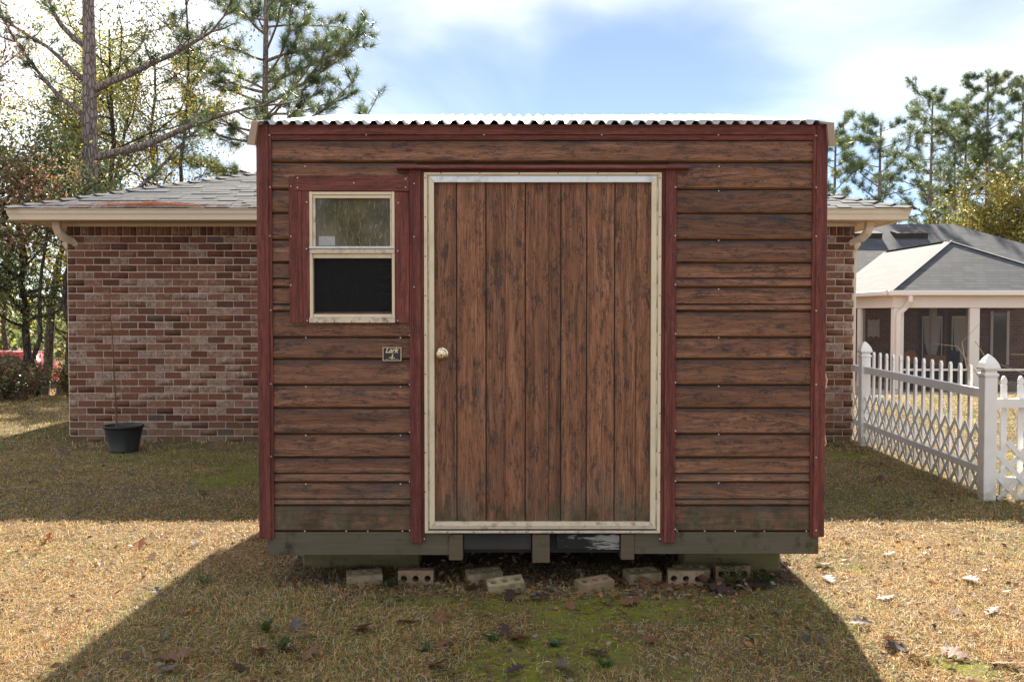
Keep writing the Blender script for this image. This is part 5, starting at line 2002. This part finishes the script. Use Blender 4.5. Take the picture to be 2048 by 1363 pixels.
# right-hand pines beyond the neighbour's house
gP = 'pine trees'
RP = [(1757, 40, 252, 'pine standing nearest the right corner of the shed, alone', 71, 2.3), (1858, 44, 200, 'pine with a broad crown left of the tall pair', 72, 2.5), (1925, 46, 205, 'pine crowded behind the tallest pine on the right', 73, 2.2),
      (1968, 44, 150, 'tallest pine above the porch roof on the right', 74, 2.4), (1905, 52, 255, 'lower pine seen between two taller right pines', 75, 2.1), (2040, 46, 168, 'pine with a narrow crown furthest along the right pine row', 76, 2.1), (1668, 43, 262, 'pine mostly hidden behind the right end of the shed roof', 77, 2.0), (1990, 54, 300, 'short pine low among the right pines', 78, 2.2)]
for (u, Y, vtop, lb, sd, bl) in RP:
    x, y, z = tloc(u, Y)
    Ht = EYE + (627 - vtop) / F_PX * Y - z
    pine(lb, (x, y, z), Ht, 0.13, Ht * 0.38, 30, bl, 4, 0.30, 0.012, sd, gP, sparse=0.85)
YL = [(0.27, 0.26, 0.07), (0.36, 0.31, 0.08), (0.18, 0.21, 0.06), (0.42, 0.28, 0.06)]
for (u, Y, h, w, lb, sd) in [(1935, 39.5, 6.0, 2.6, 'yellow green bushy tree above the porch roof hip', 81), (2030, 38.5, 8.0, 3.1, 'large golden green tree over the neighbouring roof', 82), (2110, 38, 8.4, 3.2, 'golden green tree at the right end of the neighbouring roof', 83), (1870, 42, 5.2, 2.0, 'small pale green tree between the pine trunks', 84)]:
    broadleaf('leafy_tree', lb, tloc(u, Y), h, 0.13, 1.5, w, 40, 20000, 0.14, YL, sd, gA, spread=0.26)

# the woods that close the view, one mass
wc = []
rw = random.Random(5)
for k in range(5200):
    Y = rw.uniform(62, 74)
    x = rw.uniform(-75, 75)
    top = 5.2 + 1.6 * float(vnoise(x * 0.25, 3.0, 5)) - 1.5
    if x < -12:
        top = top - 2.2 * min(1.0, (-12 - x) / 6.0)
    wc.append((x, Y, rw.uniform(-1.5, top)))
V, Fc, c = leaves(wc, 9, 0.7, 0.55, DG + LG[:3], 91, 0.6)
o = link('distant_woods', mesh_np('distant_woods', V, Fc, [M['leaf']], col=c))
o['kind'] = 'stuff'
tag(o, 'far belt of mixed green woods behind everything', 'woods')

# woods behind the photographer, mirrored in the shed's window
t0 = broadleaf('evergreen_tree', 'tall evergreen at the edge of the yard opposite the shed door', (-3.5, -11, 0), 7.5, 0.14, 0.8, 2.8, 40, 14000, 0.12, DG, 95, 'trees opposite the shed')
for k, (x, y, s, lb) in enumerate([(-8.5, -13, 1.1, 'broad evergreen second along the yard edge opposite the shed'), (2.5, -14, 1.0, 'evergreen opposite the shed near the middle of the yard edge'), (8, -12, 0.9, 'smaller evergreen opposite the shed toward the fence side')]):
    copy_tree(t0, (x, y, 0), 1.3 * k + 0.5, s, lb)

# ------------------------------------------------------------------ red car beyond the left trees
cx0, cY = P(94, 730, 28.0).x, 28.0
czg = float(gz(cx0 - 2, cY))
car = thing('parked_car', 'red hatchback parked beyond the trees left of the house', 'car', (cx0 - 2.0, cY, czg))
cred = mat_simple('red_car_paint', (0.50, 0.035, 0.03), 0.25, 0, 0.6, 0.03)
body = [(0.0, .30), (0.02, .75), (-.05, .95), (-.35, 1.44), (-1.9, 1.46), (-2.75, 1.02), (-3.9, .88), (-4.2, .70), (-4.2, .30)]
bm = bmesh.new()
add_prism(bm, [(cx0 + a, czg + h) for a, h in body], 'y', cY - 0.85, cY + 0.85)
bmesh.ops.recalc_face_normals(bm, faces=bm.faces)
bmesh.ops.bevel(bm, geom=bm.edges[:], offset=0.05, segments=2, affect='EDGES')
wpart('body', bm_mesh(bm, 'body', cred, True), car)
for poly in ([(-.40, 1.36), (-.18, 1.02), (-1.10, .98), (-1.10, 1.38)], [(-1.20, 1.38), (-1.20, .98), (-2.45, .98), (-1.92, 1.36)]):
    prism('side_window', [(cx0 + a, czg + h) for a, h in poly], 'y', cY - 0.858, cY - 0.848, M['glass_dark'], car)
for a in (-0.75, -3.35):
    for yy in (cY - 0.80, cY + 0.80):
        bm = bmesh.new()
        add_lathe(bm, [(0.001, -0.10), (0.30, -0.10), (0.32, -0.06), (0.32, 0.06), (0.30, 0.10), (0.19, 0.10), (0.17, 0.08), (0.001, 0.09)], Matrix.Translation((cx0 + a, yy, czg + 0.32)) @ Matrix.Rotation(R(90), 4, 'X'), 20)
        wpart('wheel', bm_mesh(bm, 'wheel', M['black']), car)
box('tail_light', cx0 - 0.005, cx0 + 0.03, cY - 0.80, cY - 0.62, czg + 0.75, czg + 0.95, mat_simple('tail_lamp', (0.4, 0.02, 0.02), 0.2), car)
box('bumper', cx0 - 0.02, cx0 + 0.06, cY - 0.80, cY + 0.80, czg + 0.32, czg + 0.55, M['black'], car, 0.02)

# ------------------------------------------------------------------ grass, litter, fallen leaves, weeds
def blades(n, y0, y1, wid, lmin, lmax, seed, extra_x=1.15):
    g = np.random.default_rng(seed)
    y = y0 + (y1 - y0) * np.sqrt(g.random(n) * ((1 - (y0 / y1) ** 2)) + (y0 / y1) ** 2) if False else g.uniform(y0, y1, n)
    half = y * (1024 / F_PX) * extra_x + 0.15
    keep = g.random(n) < half / half.max()
    y = y[keep]; half = half[keep]
    x = g.uniform(-1, 1, len(y)) * half
    ok = ~((x > XL + 0.05) & (x < XR - 0.05) & (y > YF + 0.55) & (y < YB)) & ~((x > HX0 - 0.02) & (x < HX1 + 0.02) & (y > YH - 0.02))
    ms = moss_f(x, y); dt = dirt_f(x, y)
    ok &= g.random(len(x)) > np.clip(ms * 0.86 + dt * 0.70, 0, 0.96)
    x, y, ms = x[ok], y[ok], ms[ok]
    z = gz(x, y)
    m = len(x)
    az = g.uniform(0, 2 * np.pi, m)
    # thatch grows in swirls: add slow direction field
    az = np.where(g.random(m) < 0.5, az, fbm(x * 1.5, y * 1.5, 61) * 14 + g.normal(0, 0.5, m))
    tall = vnoise(x * 2.2, y * 2.2, 33)
    el = np.where(g.random(m) < 0.50, g.uniform(0.03, 0.45, m), g.uniform(0.4, 1.35, m))
    L = g.uniform(lmin, lmax, m) * (0.7 + 0.6 * tall)
    d = np.stack([np.cos(az) * np.cos(el), np.sin(az) * np.cos(el), np.sin(el)], 1)
    s = np.stack([-np.sin(az), np.cos(az), g.normal(0, .5, m)], 1)
    s /= np.linalg.norm(s, axis=1, keepdims=True)
    w = wid * g.uniform(0.6, 1.3, (m, 1))
    base = np.stack([x, y, z - 0.004 + g.uniform(0, 0.016, m) * (el < 0.45)], 1)
    mid = base + d * (L * 0.55)[:, None]
    tip = base + d * L[:, None] + np.stack([g.normal(0, .2, m) * L, g.normal(0, .2, m) * L, -L * 0.28 * np.cos(el)], 1)
    tip[:, 2] = np.maximum(tip[:, 2], z + 0.002)
    V = np.empty((m, 5, 3))
    V[:, 0] = base - s * w / 2; V[:, 1] = base + s * w / 2
    V[:, 2] = mid + s * w * 0.42; V[:, 3] = mid - s * w * 0.42
    V[:, 4] = tip
    i0 = np.arange(m) * 5
    Fq = np.concatenate([np.stack([i0, i0 + 1, i0 + 2], 1), np.stack([i0, i0 + 2, i0 + 3], 1), np.stack([i0 + 3, i0 + 2, i0 + 4], 1)])
    pal = np.array([(0.62, 0.44, 0.20), (0.52, 0.33, 0.130), (0.26, 0.150, 0.075), (0.56, 0.48, 0.36), (0.46, 0.22, 0.075), (0.13, 0.21, 0.07), (0.31, 0.31, 0.07)])
    gn = fbm(x * 0.8, y * 0.8, 55)
    pg = np.clip((gn - 0.38) * 1.1, 0.06, 0.42) + ms * 0.3
    pg = pg + 0.30 * (((x > -2.0) & (x < 1.65) & (y < 5.3)) | (y > 6.7))
    rr = g.random(m)
    kk = np.array([0, 0, 1, 1, 1, 2, 3, 3, 4])[g.integers(0, 9, m)]
    kk = np.where(rr < pg, np.where(g.random(m) < 0.55, 5, 6), kk)
    c = pal[kk] * g.uniform(0.68, 1.32, (m, 1))
    return V.reshape(-1, 3), Fq, np.repeat(c, 5, 0)


sets = [blades(300000, 3.4, 6.0, 0.0030, 0.016, 0.046, 1), blades(240000, 6.0, 10.0, 0.0040, 0.020, 0.050, 2), blades(150000, 10.0, 17.5, 0.0075, 0.03, 0.075, 3)]
off, VV, FF, CC = 0, [], [], []
for V, Fq, c in sets:
    VV.append(V); FF.append(Fq + off); CC.append(c); off += len(V)
o = link('grass', mesh_np('grass', np.vstack(VV), np.vstack(FF), [M['grass']], col=np.vstack(CC)))
o['kind'] = 'stuff'
tag(o, 'matted straw coloured winter lawn with scattered green blades', 'grass')


def oak_leaf_mesh(seed, L=0.12, colr=(0.2, 0.1, 0.05)):
    rnd = random.Random(seed)
    n = 26
    right = []
    for i in range(n + 1):
        t_ = i / n
        env = math.sin(math.pi * min(1, t_ * 0.96 + 0.02)) ** 0.7
        lobe = 0.5 + 0.5 * math.cos(t_ * 2 * math.pi * 3.5 + 0.6)
        right.append((env * (0.13 + 0.24 * lobe) * rnd.uniform(0.9, 1.08), t_))
    left = [(-w * rnd.uniform(0.85, 1.15), t_) for w, t_ in right]
    curl, fold, twist = rnd.uniform(-1.0, 1.8), rnd.uniform(-0.25, 0.5), rnd.uniform(-0.7, 0.7)
    V, Fc = [], []
    for i in range(n + 1):
        t_ = right[i][1]
        for w in (left[i][0], left[i][0] * 0.5, 0.0, right[i][0] * 0.5, right[i][0]):
            x, y = w * L, (t_ - 0.5) * L
            z = 0.22 * L * curl * (t_ - 0.4) ** 2 * 2 + fold * abs(w) * L * 0.5 + twist * w * (t_ - 0.5) * L + rnd.gauss(0, 0.004) * L
            V.append((x, y, z))
    for i in range(n):
        for k in range(4):
            a = i * 5 + k
            Fc.append((a, a + 1, a + 6, a + 5))
    V = np.array(V)
    V[:, 2] -= V[:, 2].min()
    c = np.tile(np.array(colr), (len(V), 1)) * np.array([[rnd.uniform(0.85, 1.15)] for _ in range(len(V))])
    st = len(V)
    me = mesh_np('fallen_leaf', V, np.array(Fc), [M['deadleaf']], col=c, smooth=True)
    return me


LC = {'brown': (0.17, 0.085, 0.05), 'grey': (0.125, 0.105, 0.095), 'dark': (0.055, 0.038, 0.034), 'orange': (0.36, 0.13, 0.05)}
LM = {k: [oak_leaf_mesh(100 + i * 7 + j, 1.0, c) for i in range(4)] for j, (k, c) in enumerate(LC.items())}
LSPOT = [(945, 1182, 'brown', .16), (1038, 1283, 'brown', .17), (880, 1245, 'brown', .15), (815, 1250, 'brown', .13), (725, 1262, 'brown', .17), (870, 1335, 'brown', .15), (890, 1292, 'brown', .12), (590, 1255, 'grey', .10), (575, 1300, 'dark', .13), (520, 1310, 'brown', .15), (620, 1310, 'brown', .12), (780, 1212, 'grey', .09),
         (1100, 1183, 'grey', .10), (1020, 1195, 'dark', .14), (1080, 1200, 'dark', .12), (1010, 1268, 'dark', .10), (1235, 1165, 'brown', .15), (1290, 1175, 'brown', .15), (1340, 1178, 'brown', .13), (1410, 1175, 'brown', .18), (1440, 1185, 'dark', .16), (1470, 1180, 'brown', .15), (1520, 1178, 'dark', .14), (1395, 1168, 'grey', .11),
         (1195, 1308, 'dark', .13), (1305, 1287, 'brown', .12), (1125, 1335, 'grey', .10), (1030, 1345, 'dark', .10), (1370, 1305, 'brown', .10), (1135, 1348, 'dark', .09), (1550, 1232, 'grey', .08), (1610, 1285, 'dark', .08), (1640, 1290, 'dark', .08), (1500, 1285, 'dark', .07), (480, 1340, 'dark', .12), (345, 1320, 'brown', .16), (335, 1345, 'grey', .12), (330, 1278, 'grey', .09), (1140, 1215, 'brown', .09), (1260, 1210, 'brown', .12),
         (280, 1100, 'orange', .15), (95, 1084, 'orange', .11), (303, 1122, 'brown', .11), (75, 1108, 'orange', .09), (390, 1095, 'dark', .10), (315, 1192, 'grey', .08), (385, 1228, 'orange', .10), (155, 972, 'grey', .15), (18, 980, 'grey', .09), (262, 950, 'grey', .10), (405, 988, 'dark', .13), (152, 1026, 'grey', .12), (130, 910, 'grey', .18), (70, 965, 'dark', .12),
         (1645, 1135, 'brown', .14), (1657, 1165, 'grey', .12), (1720, 1255, 'dark', .12), (1780, 1290, 'brown', .14), (1795, 1300, 'dark', .12), (1838, 1322, 'brown', .13), (1910, 1312, 'brown', .14), (1940, 1168, 'grey', .14), (1985, 1228, 'grey', .12), (1778, 1115, 'dark', .10), (1770, 1203, 'grey', .10), (1910, 1230, 'brown', .09), (1820, 1010, 'dark', .09), (1890, 972, 'brown', .12), (1760, 960, 'dark', .09), (2010, 1330, 'brown', .12), (1700, 1210, 'orange', .09)]
rl = random.Random(3)
LOOK = {'brown': 'curled brown oak leaf', 'grey': 'pale grey dead leaf', 'dark': 'dark rotting leaf', 'orange': 'orange fallen leaf'}
ANCH = [(726, 1160, 'near the pinkish loose brick'), (832, 1160, 'near the brick on edge below the door batten'), (1010, 1170, 'by the mossy tilted brick'), (1190, 1170, 'by the angled brick'), (1290, 1155, 'by the flat buff brick'), (1375, 1160, 'by the pale brick on edge'), (1470, 1150, 'by the tall feathery weed'),
        (1530, 1165, 'beside the bushy weed'), (530, 1262, 'near the yellow green sprig'), (1112, 1288, 'on the moss by the rosette weed'), (850, 1300, 'on shaded grass by the little weed'), (1210, 1330, 'on the mossy bare patch'), (248, 905, 'on the grass before the flower pot'), (1975, 1000, 'near the white fence corner post'), (1730, 900, 'near the fence by the house'),
        (300, 1110, 'on the sunlit grass left of the shed'), (80, 1100, 'on the sunlit grass far from the shed'), (150, 1000, 'on the bare path before the brick wall'), (400, 1230, 'along the left edge of the shed shadow'), (1650, 1150, 'on sunlit grass by the shed corner'), (1780, 1290, 'on sunlit grass past the shadow edge'), (1950, 1220, 'on the sunlit lawn below the fence'), (340, 1330, 'deep in the shadow away from the shed'), (1580, 1280, 'inside the right edge of the shed shadow')]


for (u, v_, kind, L) in LSPOT:
    g0 = G(u, v_)
    o = link('fallen_leaf', rl.choice(LM[kind]))
    o.location = (g0.x, g0.y, float(gz(g0.x, g0.y)) + 0.020)
    L *= rl.uniform(0.80, 1.05)
    o.scale = (L, L, L)
    o.rotation_euler = (rl.gauss(0.12, .22), rl.gauss(0, .22), rl.uniform(0, 6.28))
    an = min(ANCH, key=lambda q: (G(q[0], q[1]) - g0).length)
    tag(o, LOOK[kind] + ' ' + an[2], 'leaf', 'fallen leaves on the lawn')

# small broken litter, needles and crumbs: uncountable
g = np.random.default_rng(77)
cs = []
for (n, y0, y1) in ((2600, 3.5, 6.2), (1500, 6.2, 10.5), (5200, 10.5, 18)):
    y = g.uniform(y0, y1, n); x = g.uniform(-1, 1, n) * y * 0.62
    ok = ~((x > XL) & (x < XR) & (y > YF + .25) & (y < YB)) & ~((x > HX0) & (x < HX1) & (y > YH - .02))
    cs.append(np.stack([x, y, gz(x, y) + 0.010], 1)[ok])
cs = np.vstack(cs)
band = np.vstack([np.stack([g.uniform(fx(640), fx(1520), 1100), g.normal(4.98, 0.10, 1100), np.zeros(1100)], 1), np.stack([g.uniform(XL, XR, 2600), g.uniform(5.0, 6.6, 2600), np.zeros(2600)], 1)])
band[:, 2] = gz(band[:, 0], band[:, 1]) + 0.008
cs = np.vstack([cs, band])
V, Fc, c = leaves(cs, 1, 0.004, 0.042, [(0.16, 0.085, 0.05), (0.09, 0.06, 0.045), (0.27, 0.16, 0.09), (0.22, 0.19, 0.16), (0.30, 0.14, 0.06)], 12, 0.5)
V[:, 2] = np.maximum(V[:, 2], gz(V[:, 0], V[:, 1]) + 0.004)
V[:, 2] = np.minimum(V[:, 2], gz(V[:, 0], V[:, 1]) + 0.030)
o = link('leaf_litter', mesh_np('leaf_litter', V, Fc, [M['deadleaf']], col=c))
o['kind'] = 'stuff'
tag(o, 'small brown leaf litter scattered over the grass', 'leaf litter')


# green feathery weeds
def weed(label, u, v_, h, spread, nst, seed, colr=(0.075, 0.14, 0.045)):
    rnd = random.Random(seed)
    g0 = G(u, v_)
    V, Fc, C = [], [], []
    for s in range(nst):
        a = rnd.uniform(0, 6.28)
        tip = Vector((math.cos(a) * spread * rnd.uniform(.4, 1), math.sin(a) * spread * rnd.uniform(.4, 1) * .7, h * rnd.uniform(.45, 1)))
        for k in range(9):
            t_ = (k + 1) / 9
            p = Vector((tip.x * t_, tip.y * t_, tip.z * (1 - (1 - t_) ** 1.6)))
            for sd in (-1, 1):
                d = Vector((math.cos(a + sd * 1.1), math.sin(a + sd * 1.1), rnd.uniform(-.1, .5))) * (0.030 * (1.15 - 0.6 * t_)) * (h / 0.10) ** 0.5
                w = d.cross(Vector((0, 0, 1))).normalized() * 0.0045
                i = len(V)
                V += [tuple(p), tuple(p + d * .6 + w), tuple(p + d), tuple(p + d * .6 - w)]
                Fc.append((i, i + 1, i + 2, i + 3))
                f = rnd.uniform(.7, 1.3)
                C += [tuple(x * f for x in colr)] * 4
    o = link('weed', mesh_np('weed', np.array(V), np.array(Fc), [M['leaf']], col=np.array(C)), None, (g0.x, g0.y, float(gz(g0.x, g0.y))))
    tag(o, label, 'weed', 'green weeds in the lawn')


weed('feathery green weed beside the pinkish loose brick', 772, 1174, .06, .10, 11, 1)
weed('tall feathery weed in front of the loose brick under the shed corner', 1465, 1172, .15, .13, 14, 2)
weed('bushy green weed beside the leaves under the shed corner', 1530, 1168, .08, .09, 12, 3)
weed('yellow green weed sprig alone in the shaded grass', 530, 1262, .07, .05, 8, 4, (0.10, 0.17, 0.04))
weed('small upright weed in the shaded grass near the dark leaf', 560, 1295, .07, .05, 7, 5, (0.08, 0.16, 0.04))
weed('blue green rosette weed lying on the moss', 1112, 1288, .025, .07, 10, 6, (0.10, 0.17, 0.11))
weed('small green weed beside the mossy lawn patch', 985, 1280, .03, .06, 8, 7, (0.07, 0.17, 0.07))
weed('little green weed in front of the brown leaves', 850, 1300, .035, .07, 8, 8, (0.07, 0.16, 0.08))
weed('pale green weed at the mossy bare patch', 1210, 1330, .03, .06, 7, 9, (0.10, 0.18, 0.05))
weed('light green sprig on the shaded slope near the sunlight', 410, 1170, .07, .06, 8, 10, (0.14, 0.19, 0.06))
weed('small weed in the grass against the brick wall', 1672, 893, .05, .12, 9, 11, (0.07, 0.14, 0.05))
weed('green tuft at the foot of the white corner post', 2000, 1000, .05, .10, 12, 12, (0.08, 0.17, 0.06))

# bare twiggy shrub behind the fence at the right edge
tw = Tubes()
rt = random.Random(8)
for k in range(9):
    a = rt.uniform(-2.6, -0.4)
    p = Vector((0.12, 0.05, 0.0)); d = Vector((math.cos(a) * 0.6, rt.gauss(0, .25), 1.0)).normalized()
    pp = [p]
    for s in range(6):
        d = (d + Vector((rt.gauss(-.05, .22), rt.gauss(0, .2), rt.gauss(0, .15)))).normalized()
        pp.append(pp[-1] + d * 0.24)
    tw.add(pp, [0.007 * (1 - .8 * s / 6) + 0.0015 for s in range(7)], 4)
    for s in range(2, 7):
        q = pp[s] + Vector((rt.gauss(-.05, .12), rt.gauss(0, .1), rt.gauss(.05, .08)))
        tw.add([pp[s], q], [0.003, 0.0015], 3)
tl = G(2062, 960)
tag(link('bare_shrub', tw.mesh('bare_shrub', mat_simple('budding_twig', (0.36, 0.28, 0.17), 0.9)), None, (Xa + 0.62, Ya + 0.55, 0)), 'leafless twiggy shrub behind the sideways fence run', 'shrub')
